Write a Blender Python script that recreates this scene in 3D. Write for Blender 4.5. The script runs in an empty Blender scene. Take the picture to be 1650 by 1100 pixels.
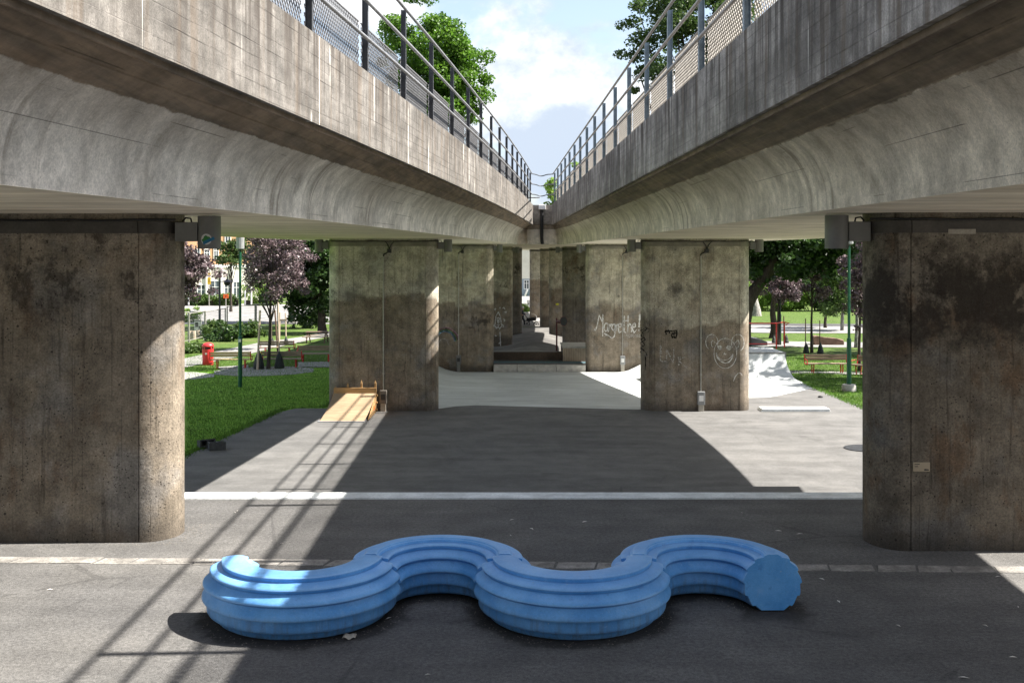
import bpy, math, random
import numpy as np
from mathutils import Vector, Matrix
random.seed(7)
SC = bpy.context.scene
COL = SC.collection
R = math.radians
# ------------------------------------------------------------------ survey: eye height, focal length in survey units, horizon row
EYE, FOC, CX, HY = 3.44, 1750.0, 825.0, 409.0
def LX(px, d): return (px - CX) * d / FOC                  # lateral metres at distance d
def LZ(py, d): return EYE - (py - HY) * d / FOC            # height at distance d
def SIDE(y):                                               # natural ground level beside the skate area
    return float(np.interp(y, [0, 36, 52, 95, 130], [-1.62, -1.62, -2.15, -2.9, -3.0]))
def GP(px, py, z=None):                                    # where a surveyed bearing meets the ground
    v = py - HY
    if z is not None:
        d = (EYE - z) * FOC / v
        return Vector((LX(px, d), d, z))
    lo, hi = 5.0, 400.0
    for _ in range(60):
        m = (lo + hi) / 2
        if EYE - v * m / FOC > SIDE(m): lo = m
        else: hi = m
    return Vector((LX(px, lo), lo, SIDE(lo)))
# ------------------------------------------------------------------ mesh builder
class MB:
    def __init__(s): s.v = []; s.f = []
    def add(s, vs, fs, M=None):
        o = len(s.v)
        if M is not None: vs = [M @ Vector(p) for p in vs]
        s.v += [tuple(p) for p in vs]; s.f += [tuple(i + o for i in f) for f in fs]
        return s
    def box(s, x0, x1, y0, y1, z0, z1, M=None):
        vs = [(x0,y0,z0),(x1,y0,z0),(x1,y1,z0),(x0,y1,z0),(x0,y0,z1),(x1,y0,z1),(x1,y1,z1),(x0,y1,z1)]
        return s.add(vs, [(0,3,2,1),(4,5,6,7),(0,1,5,4),(1,2,6,5),(2,3,7,6),(3,0,4,7)], M)
    def tube(s, pts, rad, n=8, caps=True, M=None, closed=False):
        pts = [Vector(p) for p in pts]; k = len(pts)
        if not hasattr(rad, '__len__'): rad = [rad] * k
        t0 = (pts[1] - pts[0]).normalized()
        up = Vector((0,0,1)) if abs(t0.z) < .9 else Vector((1,0,0))
        nrm = t0.cross(up).normalized(); vs = []
        for i, p in enumerate(pts):
            a = pts[max(i-1,0)]; b = pts[min(i+1,k-1)]
            t = (b - a)
            t = t.normalized() if t.length > 1e-9 else t0
            nrm = (nrm - t * nrm.dot(t))
            nrm = nrm.normalized() if nrm.length > 1e-6 else t.orthogonal().normalized()
            bi = t.cross(nrm)
            for j in range(n):
                a_ = 2*math.pi*j/n
                vs.append(p + (nrm*math.cos(a_) + bi*math.sin(a_))*rad[i])
        fs = [(i*n+j, i*n+(j+1)%n, (i+1)*n+(j+1)%n, (i+1)*n+j) for i in range(k-1) for j in range(n)]
        if caps: fs += [tuple(range(n-1,-1,-1)), tuple((k-1)*n+j for j in range(n))]
        return s.add(vs, fs, M)
    def lathe(s, prof, n=24, c=(0,0,0), M=None):
        vs = []; k = len(prof)
        for r, z in prof:
            for j in range(n):
                a = 2*math.pi*j/n
                vs.append((c[0]+r*math.cos(a), c[1]+r*math.sin(a), c[2]+z))
        fs = [(i*n+j, i*n+(j+1)%n, (i+1)*n+(j+1)%n, (i+1)*n+j) for i in range(k-1) for j in range(n)]
        fs += [tuple(range(n-1,-1,-1)), tuple((k-1)*n+j for j in range(n))]
        return s.add(vs, fs, M)
    def prism(s, poly, a, b, axis='z', M=None):              # extrude a 2-D outline along an axis
        def p(u, v, w):
            return {'z': (u,v,w), 'x': (w,u,v), 'y': (u,w,v)}[axis]
        n = len(poly)
        vs = [p(u,v,a) for u,v in poly] + [p(u,v,b) for u,v in poly]
        fs = [tuple(range(n-1,-1,-1)), tuple(range(n,2*n))] + [(i,(i+1)%n,n+(i+1)%n,n+i) for i in range(n)]
        return s.add(vs, fs, M)
    def grid(s, fn, nu, nv):
        vs = [fn(i/nu, j/nv) for j in range(nv+1) for i in range(nu+1)]
        w = nu+1
        return s.add(vs, [(j*w+i, j*w+i+1, (j+1)*w+i+1, (j+1)*w+i) for j in range(nv) for i in range(nu)])
    def loft(s, rings, close=False, caps=True):              # rings of equal point count
        n = len(rings[0]); vs = [p for r in rings for p in r]
        m = n if close else n-1
        fs = [(i*n+j, i*n+(j+1)%n, (i+1)*n+(j+1)%n, (i+1)*n+j) for i in range(len(rings)-1) for j in range(m)]
        if caps: fs += [tuple(range(n-1,-1,-1)), tuple((len(rings)-1)*n+j for j in range(n))]
        return s.add(vs, fs)
    def build(s, name, mat, parent=None, org=None, smooth=None, bevel=0, fix=True):
        me = bpy.data.meshes.new(name)
        if org is None: org = parent['_o'] if parent is not None and '_o' in parent else (0,0,0)
        ox, oy, oz = org
        me.from_pydata([(x-ox, y-oy, z-oz) for x,y,z in s.v], [], s.f)
        if fix:
            import bmesh
            bm = bmesh.new(); bm.from_mesh(me)
            bmesh.ops.recalc_face_normals(bm, faces=bm.faces); bm.to_mesh(me); bm.free()
        o = bpy.data.objects.new(name, me); COL.objects.link(o)
        for m in (mat if isinstance(mat, (list, tuple)) else [mat]): me.materials.append(m)
        if parent is not None: o.parent = parent; o['_o'] = list(org)
        else: o.location = org; o['_o'] = list(org)
        if smooth is not None:
            me.shade_smooth()
            if smooth < 180: me.set_sharp_from_angle(angle=R(smooth))
        if bevel:
            b = o.modifiers.new('edge', 'BEVEL'); b.width = bevel; b.segments = 2; b.limit_method = 'ANGLE'; b.angle_limit = R(40)
        return o
def tag(o, label, cat, group=None, kind=None):
    o['label'] = label; o['category'] = cat
    if group: o['group'] = group
    if kind: o['kind'] = kind
    return o
def thing(name, label, cat, loc=(0,0,0), group=None, rz=0):
    o = bpy.data.objects.new(name, None); COL.objects.link(o)
    o.location = loc; o.rotation_euler = (0,0,rz); o['_o'] = list(loc) if rz == 0 else [0,0,0]
    o.empty_display_size = .2
    return tag(o, label, cat, group)
def proto(name, label, cat, group=None):                   # built about its own base, then placed
    o = bpy.data.objects.new(name, None); COL.objects.link(o); o['_o'] = [0,0,0]; o.empty_display_size = .2
    return tag(o, label, cat, group)
def kids(o): return [c for c in COL.objects if c.parent == o]
def dup(o, loc=None, rz=None, label=None, scale=None):
    r = o.copy(); COL.objects.link(r)
    if loc is not None: r.location = loc
    if rz is not None: r.rotation_euler = (0,0,rz)
    if scale: r.scale = (scale,)*3
    if label: r['label'] = label
    for c in kids(o):
        d = c.copy(); COL.objects.link(d); d.parent = r
        for g in kids(c):
            e = g.copy(); COL.objects.link(e); e.parent = d
    return r
def struct(o): o['kind'] = 'structure'; return o
# ------------------------------------------------------------------ material builder
class NT:
    def __init__(s, name):
        s.mat = bpy.data.materials.new(name); s.mat.use_nodes = True
        s.t = s.mat.node_tree; s.t.nodes.clear()
        s.out = s.t.nodes.new('ShaderNodeOutputMaterial')
    def node(s, typ, ins=None, **props):
        n = s.t.nodes.new('ShaderNode' + typ)
        for k, v in props.items(): setattr(n, k, v)
        for k, v in (ins or {}).items():
            i = n.inputs[k]
            if isinstance(v, bpy.types.NodeSocket): s.t.links.new(v, i)
            elif isinstance(v, (tuple, list)) and len(v) == 3 and i.type == 'RGBA': i.default_value = (*v, 1)
            else: i.default_value = v
        return n
    def pos(s): return s.node('NewGeometry').outputs['Position']
    def obj(s): return s.node('TexCoord').outputs['Object']
    def island(s): return s.node('NewGeometry').outputs['Random Per Island']
    def sep(s, v): n = s.node('SeparateXYZ', {0: v}); return n.outputs[0], n.outputs[1], n.outputs[2]
    def comb(s, x=0., y=0., z=0.): return s.node('CombineXYZ', {0: x, 1: y, 2: z}).outputs[0]
    def mp(s, v, sc=(1,1,1), loc=(0,0,0), rot=(0,0,0)):
        return s.node('Mapping', {'Vector': v, 'Scale': sc, 'Location': loc, 'Rotation': rot}).outputs[0]
    def noise(s, v, scale=1., det=4., ro=.55, dist=0.):
        return s.node('TexNoise', {'Vector': v, 'Scale': scale, 'Detail': det, 'Roughness': ro, 'Distortion': dist}).outputs[0]
    def vor(s, v, scale=1., feature='F1', out=0):
        return s.node('TexVoronoi', {'Vector': v, 'Scale': scale}, feature=feature).outputs[out]
    def white(s, v, dim='1D'):
        n = s.t.nodes.new('ShaderNodeTexWhiteNoise'); n.noise_dimensions = dim
        s.t.links.new(v, n.inputs['W' if dim == '1D' else 'Vector']); return n.outputs['Value']
    def m(s, op, a, b=0., c=0., clamp=False):
        n = s.node('Math', operation=op); n.use_clamp = clamp
        for i, v in enumerate((a, b, c)):
            if isinstance(v, bpy.types.NodeSocket): s.t.links.new(v, n.inputs[i])
            else: n.inputs[i].default_value = v
        return n.outputs[0]
    def mr(s, v, a, b, c=0., d=1.):
        return s.node('MapRange', {'Value': v, 'From Min': a, 'From Max': b, 'To Min': c, 'To Max': d}, interpolation_type='SMOOTHSTEP').outputs[0]
    def mix(s, f, a, b, mode='MIX'):
        n = s.node('Mix', data_type='RGBA', blend_type=mode)
        for i, v in ((0, f), (6, a), (7, b)):
            if isinstance(v, bpy.types.NodeSocket): s.t.links.new(v, n.inputs[i])
            elif isinstance(v, (tuple, list)): n.inputs[i].default_value = (*v[:3], 1)
            else: n.inputs[i].default_value = v
        return n.outputs[2]
    def mul(s, col, v):                                    # scale a colour by a value
        return s.node('VectorMath', {0: col, 'Scale': v}, operation='SCALE').outputs[0]
    def bump(s, h, dist=.01, st=1., nrm=None):
        ins = {'Height': h, 'Distance': dist, 'Strength': st}
        if nrm is not None: ins['Normal'] = nrm
        return s.node('Bump', ins).outputs[0]
    def bsdf(s, col, rough=.8, nrm=None, metal=0., spec=.4, **kw):
        ins = {'Base Color': col, 'Roughness': rough, 'Metallic': metal, 'Specular IOR Level': spec}
        if nrm is not None: ins['Normal'] = nrm
        ins.update(kw)
        return s.node('BsdfPrincipled', ins).outputs[0]
    def end(s, sh): s.t.links.new(sh, s.out.inputs[0]); return s.mat
def simple(name, col, rough=.6, metal=0., var=.12, scale=6., bump=0., spec=.4):
    g = NT(name); p = g.obj()
    n = g.noise(p, scale, 5); f = g.mr(n, .25, .75, 1-var, 1+var)
    n2 = g.noise(p, scale*9, 3)
    c = g.mul(g.mul(g.mix(0., col, col), f), g.mr(n2, .3, .7, 1-var*.5, 1+var*.5))
    nb = g.bump(g.noise(p, scale*12, 3), bump) if bump else None
    return g.end(g.bsdf(c, g.mr(n2, .3, .7, max(rough-.1,.02), min(rough+.1,1.)), nb, metal, spec))
SUN, SKY, EXPO = 4.4, .064, 1.93
CLOC = (.35, .1, .15); CSH = (2.9,3.35,4.0); CLT = (5.7,5.8,5.9)
# ------------------------------------------------------------------ materials
def concrete_pier(name, top, low, edge, seed, dirt=1.0, sharp=.18, drip=3.3, block=0., amp=1.2, soot=.5, foot=-1.56):
    g = NT(name); p = g.pos(); x, y, z = g.sep(p)
    off = g.mp(p, (1,1,1), (seed*3.1, seed*1.7, seed*.9))
    u = g.m('ADD', x, g.m('MULTIPLY', y, .8)); u = g.m('ADD', u, seed*.37)
    b = g.m('DIVIDE', u, .118)
    tone = g.mr(g.white(g.m('FLOOR', b)), 0, 1, .93, 1.06)
    fr = g.m('FRACT', b); seam = g.m('LESS_THAN', g.m('ABSOLUTE', g.m('SUBTRACT', fr, .5)), .035)
    seam = g.m('MULTIPLY', seam, g.mr(g.noise(g.mp(off, (3,3,.45)), 1.6, 4, .7), .50, .64))
    big = g.noise(off, .55, 5, .6); mid = g.noise(off, 2.3, 8, .68); m3 = g.noise(off, 7., 7, .7)
    st = g.noise(g.mp(off, (5.5,5.5,.34), (0,0,0)), 1.5, 8, .70)     # run-off streaks
    fine = g.noise(p, 38, 5, .78); grain = g.vor(p, 85)
    blk = g.m('MULTIPLY', g.m('SUBTRACT', g.white(g.m('FLOOR', g.m('DIVIDE', u, .62))), .5), block)
    e = g.m('ADD', g.m('ADD', g.m('ADD', z, blk), g.m('MULTIPLY', g.m('SUBTRACT', big, .5), -amp*1.5)), g.m('MULTIPLY', g.m('SUBTRACT', mid, .5), -amp*.8))
    mask = g.m('MULTIPLY', g.mr(e, edge + sharp, edge - sharp), g.mr(m3, .25, .45, .75, 1.))
    c = g.mix(mask, top, low)
    grey = (sum(low)/3*1.15,)*3
    c = g.mix(g.m('MULTIPLY', g.mr(g.noise(off, 1.1, 4, .6), .5, .68), .5), c, grey)          # greyer washed areas
    c = g.mix(g.m('MULTIPLY', g.mr(g.noise(g.mp(off,(1,1,.6),(4,2,1)), 1.6, 6, .68), .53, .68), .55*dirt), c, (.12,.068,.035))   # rusty brown
    c = g.mul(c, tone)
    c = g.mul(c, g.mr(mid, .3, .72, .66, 1.26))
    c = g.mul(c, g.mr(m3, .3, .7, .82, 1.15))
    c = g.mul(c, g.mr(fine, .25, .75, .58, 1.38))
    c = g.mix(g.m('MULTIPLY', g.mr(st, .55, .70), .7*dirt), c, (.028,.022,.017))
    # soot patches below the band and splash dirt along the foot
    sm = g.noise(g.mp(off, (1.2,1.2,.9)), 1.25, 8, .74)
    dr = g.m('MULTIPLY', g.mr(sm, .62-soot*.24, .70-soot*.22), g.mr(g.m('ADD', g.m('ABSOLUTE', g.m('SUBTRACT', z, drip)), g.m('MULTIPLY', g.m('SUBTRACT', m3, .5), 1.2)), .85, .15))
    c = g.mix(g.m('MULTIPLY', dr, .74*dirt), c, (.020,.016,.013))
    ft = g.mr(g.m('ADD', z, g.m('MULTIPLY', g.m('SUBTRACT', m3, .5), -.9)), foot+.42, foot+.02); c = g.mix(g.m('MULTIPLY', ft, .6), c, (.035,.03,.026))
    c = g.mix(g.m('MULTIPLY', seam, .6), c, (.05,.042,.033))
    v = g.vor(p, 19); pit = g.m('MULTIPLY', g.m('LESS_THAN', v, .17), g.mr(g.noise(off, 3.1, 3), .42, .55))
    v2 = g.vor(p, 5.5); pit2 = g.m('MULTIPLY', g.m('LESS_THAN', v2, .085), g.mr(g.noise(off, 1.9, 2), .45, .55))
    pits = g.m('MAXIMUM', pit, pit2)
    c = g.mix(g.m('MULTIPLY', pits, .8), c, (.022,.018,.015))
    c = g.mix(g.m('MULTIPLY', g.m('LESS_THAN', grain, .12), .35), c, (.40,.37,.32))
    h = g.m('SUBTRACT', g.m('ADD', g.m('MULTIPLY', fine, .6), g.m('MULTIPLY', mid, .6)), g.m('ADD', g.m('MULTIPLY', seam, .8), g.m('MULTIPLY', pits, 1.4)))
    h = g.m('ADD', h, g.m('MULTIPLY', tone, 1.2))
    return g.end(g.bsdf(c, .88, g.bump(h, .012, 1.), 0, .25))
def concrete_parapet(name, base, dark, st_amt, white, seed, soot=(.06,.05,.042)):
    g = NT(name); p = g.pos(); x, y, z = g.sep(p)
    off = g.mp(p, (1,1,1), (0, seed*7.3, 0))
    yz = g.comb(0., g.m('ADD', y, seed*11.), z)
    b = g.m('DIVIDE', z, .125)
    rowv = g.m('FLOOR', b)
    ln = g.m('ADD', y, g.m('MULTIPLY', g.white(rowv), 3.0))
    cell = g.white(g.comb(rowv, g.m('FLOOR', g.m('DIVIDE', ln, 2.2)), 0.), '3D')
    tone = g.mr(cell, 0, 1, .9, 1.08)
    fr = g.m('FRACT', b); seam = g.m('LESS_THAN', g.m('ABSOLUTE', g.m('SUBTRACT', fr, .5)), .05)
    seam = g.m('MULTIPLY', seam, g.mr(g.noise(g.mp(yz, (1,.22,7)), 1.5, 4, .7), .40, .62))
    big = g.noise(off, .6, 5, .6); mid = g.noise(off, 2.6, 7, .65); fine = g.noise(p, 60, 4, .7)
    st = g.noise(g.mp(yz, (1,5.5,.22)), 1.2, 6, .66)
    st2 = g.noise(g.mp(yz, (1,2.1,.12), (0,3.3,0)), 1.7, 4, .6)
    fromtop = g.mr(g.m('ADD', z, g.m('MULTIPLY', g.noise(g.mp(yz,(1,3,.3)),1.4,4), .9)), 5.3, 6.5)
    c = g.mix(g.mr(big, .35, .68), base, dark)
    c = g.mul(c, tone); c = g.mul(c, g.mr(mid, .3, .72, .62, 1.26)); c = g.mul(c, g.mr(g.noise(off, 9., 7, .72), .3, .7, .80, 1.16)); c = g.mul(c, g.mr(fine, .25, .75, .72, 1.24))
    vj = g.m('LESS_THAN', g.m('FRACT', g.m('DIVIDE', g.m('ADD', y, .4), 1.38)), .008)
    c = g.mix(g.m('MULTIPLY', vj, .3), c, (.06,.052,.045))
    s = g.m('MULTIPLY', g.mr(st, .45, .62), g.m('ADD', g.m('MULTIPLY', fromtop, .7), .4))
    c = g.mix(g.m('MULTIPLY', s, st_amt, clamp=True), c, soot)
    c = g.mix(g.m('MULTIPLY', g.mr(st2, .5, .64), st_amt*.5), c, (.13,.095,.065))
    wl = g.noise(g.mp(yz, (1,4.2,.05), (0,9.1,0)), 1.5, 3, .5)
    wm = g.m('MULTIPLY', g.mr(wl, .655, .675), g.mr(g.noise(g.mp(yz,(1,3,1)), 1.1, 2), .45, .55))
    c = g.mix(g.m('MULTIPLY', wm, white), c, (.72,.69,.63))
    c = g.mix(g.m('MULTIPLY', seam, .38), c, (.06,.052,.045))
    v = g.vor(p, 17); pit = g.m('MULTIPLY', g.m('LESS_THAN', v, .1), g.mr(mid, .5, .6))
    c = g.mix(g.m('MULTIPLY', pit, .6), c, (.04,.034,.03))
    h = g.m('SUBTRACT', g.m('ADD', g.m('MULTIPLY', fine, .5), mid), g.m('MULTIPLY', g.m('ADD', seam, pit), .9))
    return g.end(g.bsdf(c, .86, g.bump(h, .008, .9), 0, .25))
def concrete_cove(name, pale, brown, seed):
    g = NT(name); p = g.pos(); x, y, z = g.sep(p)
    off = g.mp(p, (1,1,1), (0, seed*5.3, 0))
    st = g.noise(g.mp(off, (.18,3.2,.18)), 1.5, 7, .66)            # pour streaks run across the span
    st2 = g.noise(g.mp(off, (.1,9.,.1)), 1.5, 4, .6)
    big = g.noise(off, .5, 5, .6); mid = g.noise(off, 2.2, 7, .66); fine = g.noise(p, 50, 4, .7)
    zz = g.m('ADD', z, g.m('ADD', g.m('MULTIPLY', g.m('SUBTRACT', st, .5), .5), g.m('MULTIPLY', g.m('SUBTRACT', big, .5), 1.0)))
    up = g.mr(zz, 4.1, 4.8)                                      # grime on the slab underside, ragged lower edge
    c = g.mix(g.mr(big, .3, .7), pale, (pale[0]*.86, pale[1]*.85, pale[2]*.84))
    c = g.mul(c, g.mr(mid, .3, .72, .68, 1.22)); c = g.mul(c, g.mr(g.noise(off, 8., 7, .72), .3, .7, .84, 1.13)); c = g.mul(c, g.mr(fine, .25, .75, .78, 1.18))
    pm = g.mr(g.noise(off, .42, 4, .6), .42, .62)
    c = g.mix(g.m('MULTIPLY', g.mr(st, .50, .68), g.m('MULTIPLY', pm, .7)), c, (.13,.10,.072))
    c = g.mix(g.m('MULTIPLY', g.mr(g.noise(g.mp(off,(1,1,1),(0,3,0)), 1.05, 7, .68), .56, .70), .45), c, (.24,.20,.155))
    c = g.mix(g.m('MULTIPLY', g.mr(st, .40, .30), .3), c, (.55,.53,.5))
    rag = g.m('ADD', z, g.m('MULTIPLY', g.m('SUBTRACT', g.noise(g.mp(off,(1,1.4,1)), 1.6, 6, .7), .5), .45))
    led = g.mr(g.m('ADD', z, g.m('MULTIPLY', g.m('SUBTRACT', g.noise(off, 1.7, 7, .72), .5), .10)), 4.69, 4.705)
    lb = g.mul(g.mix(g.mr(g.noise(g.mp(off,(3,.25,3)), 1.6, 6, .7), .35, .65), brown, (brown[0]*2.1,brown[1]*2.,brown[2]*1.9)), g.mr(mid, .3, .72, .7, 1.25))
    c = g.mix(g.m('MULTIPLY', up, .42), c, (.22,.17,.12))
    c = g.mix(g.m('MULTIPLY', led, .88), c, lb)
    b = g.m('DIVIDE', z, .21); fr = g.m('FRACT', b)
    seam = g.m('MULTIPLY', g.m('LESS_THAN', fr, .03), g.mr(g.noise(g.mp(off,(1,.5,5)), 1.2, 3), .54, .6))
    xj = g.m('FRACT', g.m('DIVIDE', y, .62))
    c = g.mix(g.m('MULTIPLY', seam, .55), c, (.05,.04,.03))
    v = g.vor(p, 14); pit = g.m('MULTIPLY', g.m('LESS_THAN', v, .09), g.mr(mid, .52, .62))
    c = g.mix(g.m('MULTIPLY', pit, .6), c, (.05,.04,.03))
    h = g.m('SUBTRACT', g.m('ADD', g.m('MULTIPLY', fine, .4), g.m('ADD', mid, st2)), g.m('MULTIPLY', seam, 1.))
    return g.end(g.bsdf(c, .85, g.bump(h, .01, .8), 0, .25))
def concrete_soffit(name):
    g = NT(name); p = g.pos(); x, y, z = g.sep(p)
    b = g.m('DIVIDE', y, .2); tone = g.mr(g.white(g.m('FLOOR', b)), 0, 1, .9, 1.08)
    n = g.noise(g.mp(p, (.25,2.5,1)), 1.4, 6, .62); mid = g.noise(p, 1.3, 6, .6)
    c = g.mix(g.mr(n, .35, .7), (.74,.665,.55), (.58,.50,.39)); c = g.mul(c, tone); c = g.mul(c, g.mr(mid, .3, .7, .85, 1.1))
    seam = g.m('LESS_THAN', g.m('FRACT', b), .05); c = g.mix(g.m('MULTIPLY', seam, .35), c, (.1,.08,.06))
    return g.end(g.bsdf(c, .85, g.bump(n, .01, .5), 0, .25))
def asphalt(name, base, patch, seed, grit=1.0, pale=(.17,.165,.155), foot_ring=False):
    g = NT(name); p = g.mp(g.pos(), (1,1,1), (seed*3.7, seed*2.2, 0)); w = g.pos()
    big = g.noise(p, .33, 6, .62); mid = g.noise(p, 1.7, 6, .6); fine = g.noise(w, 90, 3, .7); sp = g.vor(w, 70)
    sw = g.noise(g.mp(p, (.35,1.7,1)), 1.1, 6, .62)
    c = g.mix(g.mr(big, .36, .66), base, patch)
    c = g.mul(c, g.mr(mid, .3, .7, .86, 1.12)); c = g.mul(c, g.mr(sw, .32, .68, .88, 1.1))
    c = g.mul(c, g.mr(fine, .3, .7, 1-.3*grit, 1+.3*grit))
    c = g.mix(g.m('MULTIPLY', g.m('LESS_THAN', sp, .16), .4*grit), c, pale)
    gr2 = g.noise(w, 24, 6, .8); c = g.mul(c, g.mr(gr2, .28, .72, 1-.42*grit, 1+.42*grit))
    oil = g.mr(g.noise(g.mp(p,(1,1,1),(5,9,0)), .9, 5, .62), .60, .72); c = g.mix(g.m('MULTIPLY', oil, .38), c, tuple(v*.45 for v in base))
    lgt = g.mr(g.noise(g.mp(p,(.5,1.4,1),(2,3,0)), .8, 7, .7), .55, .72); c = g.mix(g.m('MULTIPLY', lgt, .35), c, tuple(v*1.5 for v in base))
    cr = g.vor(g.mp(p, (1,1,1)), .35, 'DISTANCE_TO_EDGE')
    cd = g.m('MULTIPLY', g.m('LESS_THAN', g.m('ADD', cr, g.m('MULTIPLY', g.m('SUBTRACT', mid, .5), .05)), .006), g.mr(g.noise(p, .5, 2), .5, .6))
    c = g.mix(g.m('MULTIPLY', cd, .28*grit), c, (.02,.02,.02))
    rough = .9
    if foot_ring:                                              # darker ring on the asphalt round the bench foot
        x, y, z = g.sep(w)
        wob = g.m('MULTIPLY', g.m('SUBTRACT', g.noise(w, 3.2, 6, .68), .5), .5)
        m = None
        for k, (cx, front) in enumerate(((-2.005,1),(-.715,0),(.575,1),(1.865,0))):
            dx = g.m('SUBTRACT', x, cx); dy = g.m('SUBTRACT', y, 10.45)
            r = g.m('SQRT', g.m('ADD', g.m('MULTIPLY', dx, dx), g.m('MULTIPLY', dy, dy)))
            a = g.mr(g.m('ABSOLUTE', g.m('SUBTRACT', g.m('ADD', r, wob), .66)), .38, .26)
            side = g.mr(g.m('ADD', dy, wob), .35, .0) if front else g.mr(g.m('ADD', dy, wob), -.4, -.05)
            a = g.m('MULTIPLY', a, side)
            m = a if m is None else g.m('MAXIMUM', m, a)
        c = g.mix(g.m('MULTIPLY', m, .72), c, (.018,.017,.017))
    h = g.m('ADD', g.m('MULTIPLY', fine, 1.), g.m('MULTIPLY', sp, .6))
    return g.end(g.bsdf(c, rough, g.bump(h, .006, .7*grit), 0, .3))
def pale_floor(name, base, seed):
    g = NT(name); p = g.mp(g.pos(), (1,1,1), (seed*3.7, seed*2.2, 0)); w = g.pos()
    big = g.noise(p, .3, 6, .6); sw = g.noise(g.mp(p, (.4,2.2,1)), 1., 7, .62); fine = g.noise(w, 40, 3, .6)
    c = g.mix(g.mr(sw, .38, .66), base, tuple(v*.82 for v in base))
    c = g.mul(c, g.mr(big, .3, .7, .84, 1.1)); c = g.mul(c, g.mr(fine, .3, .7, .88, 1.1))
    sc_ = g.vor(g.mp(g.node('VectorMath', {0: p, 1: g.node('TexNoise', {'Vector': p, 'Scale': .7, 'Detail': 3.}).outputs[1]}, operation='ADD').outputs[0], (.5,1.3,1)), .8, 'DISTANCE_TO_EDGE')
    mk = g.m('MULTIPLY', g.m('LESS_THAN', sc_, .012), g.mr(g.noise(p, 2.2, 4, .7), .48, .6)); c = g.mix(g.m('MULTIPLY', mk, .4), c, (.1,.1,.1))
    st_ = g.mr(g.noise(g.mp(p,(1,1,1),(3,7,0)), 1.3, 8, .72), .56, .72); c = g.mix(g.m('MULTIPLY', st_, .35), c, tuple(v*.5 for v in base))
    x, y, z = g.sep(w)
    j = g.m('LESS_THAN', g.m('FRACT', g.m('DIVIDE', y, 3.4)), .006)
    c = g.mix(g.m('MULTIPLY', j, .5), c, (.08,.08,.08))
    return g.end(g.bsdf(c, .7, g.bump(fine, .003, .4), 0, .35))
def grass_mat(name, a, b, dry):
    g = NT(name); p = g.pos()
    big = g.noise(p, .35, 5, .6); mid = g.noise(p, 2.2, 6, .65); fine = g.noise(p, 30, 4, .75)
    c = g.mix(g.mr(mid, .35, .65), a, b); c = g.mix(g.m('MULTIPLY', g.mr(big, .55, .72), .55), c, dry)
    c = g.mul(c, g.mr(fine, .25, .75, .55, 1.35))
    return g.end(g.bsdf(c, .9, g.bump(g.m('ADD', fine, mid), .05, 1.), 0, .15))
def leaf_mat(name, a, b, trans=.35, gloss=.45):
    g = NT(name); r = g.island(); p = g.pos()
    c = g.mix(r, a, b); c = g.mul(c, g.mr(g.noise(p, .9, 3), .3, .7, .75, 1.25))
    d = g.bsdf(c, gloss, None, 0, .4)
    t = g.node('BsdfTranslucent', {'Color': g.mul(c, 1.25)}).outputs[0]
    mx = g.node('MixShader', {0: trans, 1: d, 2: t}).outputs[0]
    return g.end(mx)
def bark_mat(name, a, b):
    g = NT(name); p = g.obj(); n = g.noise(g.mp(p, (6,6,1.2)), 2.2, 6, .7)
    return g.end(g.bsdf(g.mix(g.mr(n, .35, .65), a, b), .9, g.bump(n, .03, 1.), 0, .2))
def paint_blue(name, dirt_shade=1.):
    g = NT(name); p = g.pos(); x, y, z = g.sep(p)
    big = g.noise(p, 2.4, 6, .62); mid = g.noise(p, 9, 6, .68); fine = g.noise(p, 70, 3, .6)
    st = g.noise(g.mp(p, (14,14,.8)), 1.4, 5, .65); sc2 = g.noise(g.mp(p,(3,3,9)), 6, 7, .75)
    c = g.mix(g.mr(big, .36, .66), (.075,.30,.67), (.145,.41,.79))
    c = g.mix(g.m('MULTIPLY', g.mr(mid, .55, .72), .35), c, (.28,.50,.80))
    c = g.mix(g.m('MULTIPLY', g.mr(mid, .42, .30), .35), c, (.03,.13,.42))
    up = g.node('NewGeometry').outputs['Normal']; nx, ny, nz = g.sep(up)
    low = g.m('MULTIPLY', g.mr(z, .34, .02), dirt_shade)
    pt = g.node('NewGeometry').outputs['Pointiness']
    c = g.mix(g.m('MULTIPLY', g.mr(pt, .505, .56), .38*dirt_shade), c, (.36,.56,.82))
    c = g.mix(g.m('MULTIPLY', g.mr(pt, .49, .44), .5*dirt_shade), c, (.04,.13,.36))  # shade painted into the grooves between the lips
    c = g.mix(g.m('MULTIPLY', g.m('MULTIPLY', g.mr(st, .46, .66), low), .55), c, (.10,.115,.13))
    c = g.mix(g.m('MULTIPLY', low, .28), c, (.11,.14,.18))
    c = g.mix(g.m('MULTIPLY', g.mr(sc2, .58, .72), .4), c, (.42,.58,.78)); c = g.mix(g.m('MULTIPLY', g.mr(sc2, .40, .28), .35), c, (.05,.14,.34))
    c = g.mix(g.m('MULTIPLY', g.mr(nz, .55, .98), .22*dirt_shade), c, (.40,.58,.82))
    v = g.vor(p, 9); chip = g.m('MULTIPLY', g.m('LESS_THAN', v, .05), g.mr(mid, .5, .56))
    c = g.mix(g.m('MULTIPLY', chip, .7), c, (.45,.5,.55))
    c = g.mul(c, g.mr(fine, .3, .7, .95, 1.05))
    return g.end(g.bsdf(c, g.mr(mid, .3, .7, .36, .56), g.bump(g.m('ADD', mid, g.m('MULTIPLY', fine, .4)), .0035, .7), 0, .45))
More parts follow.
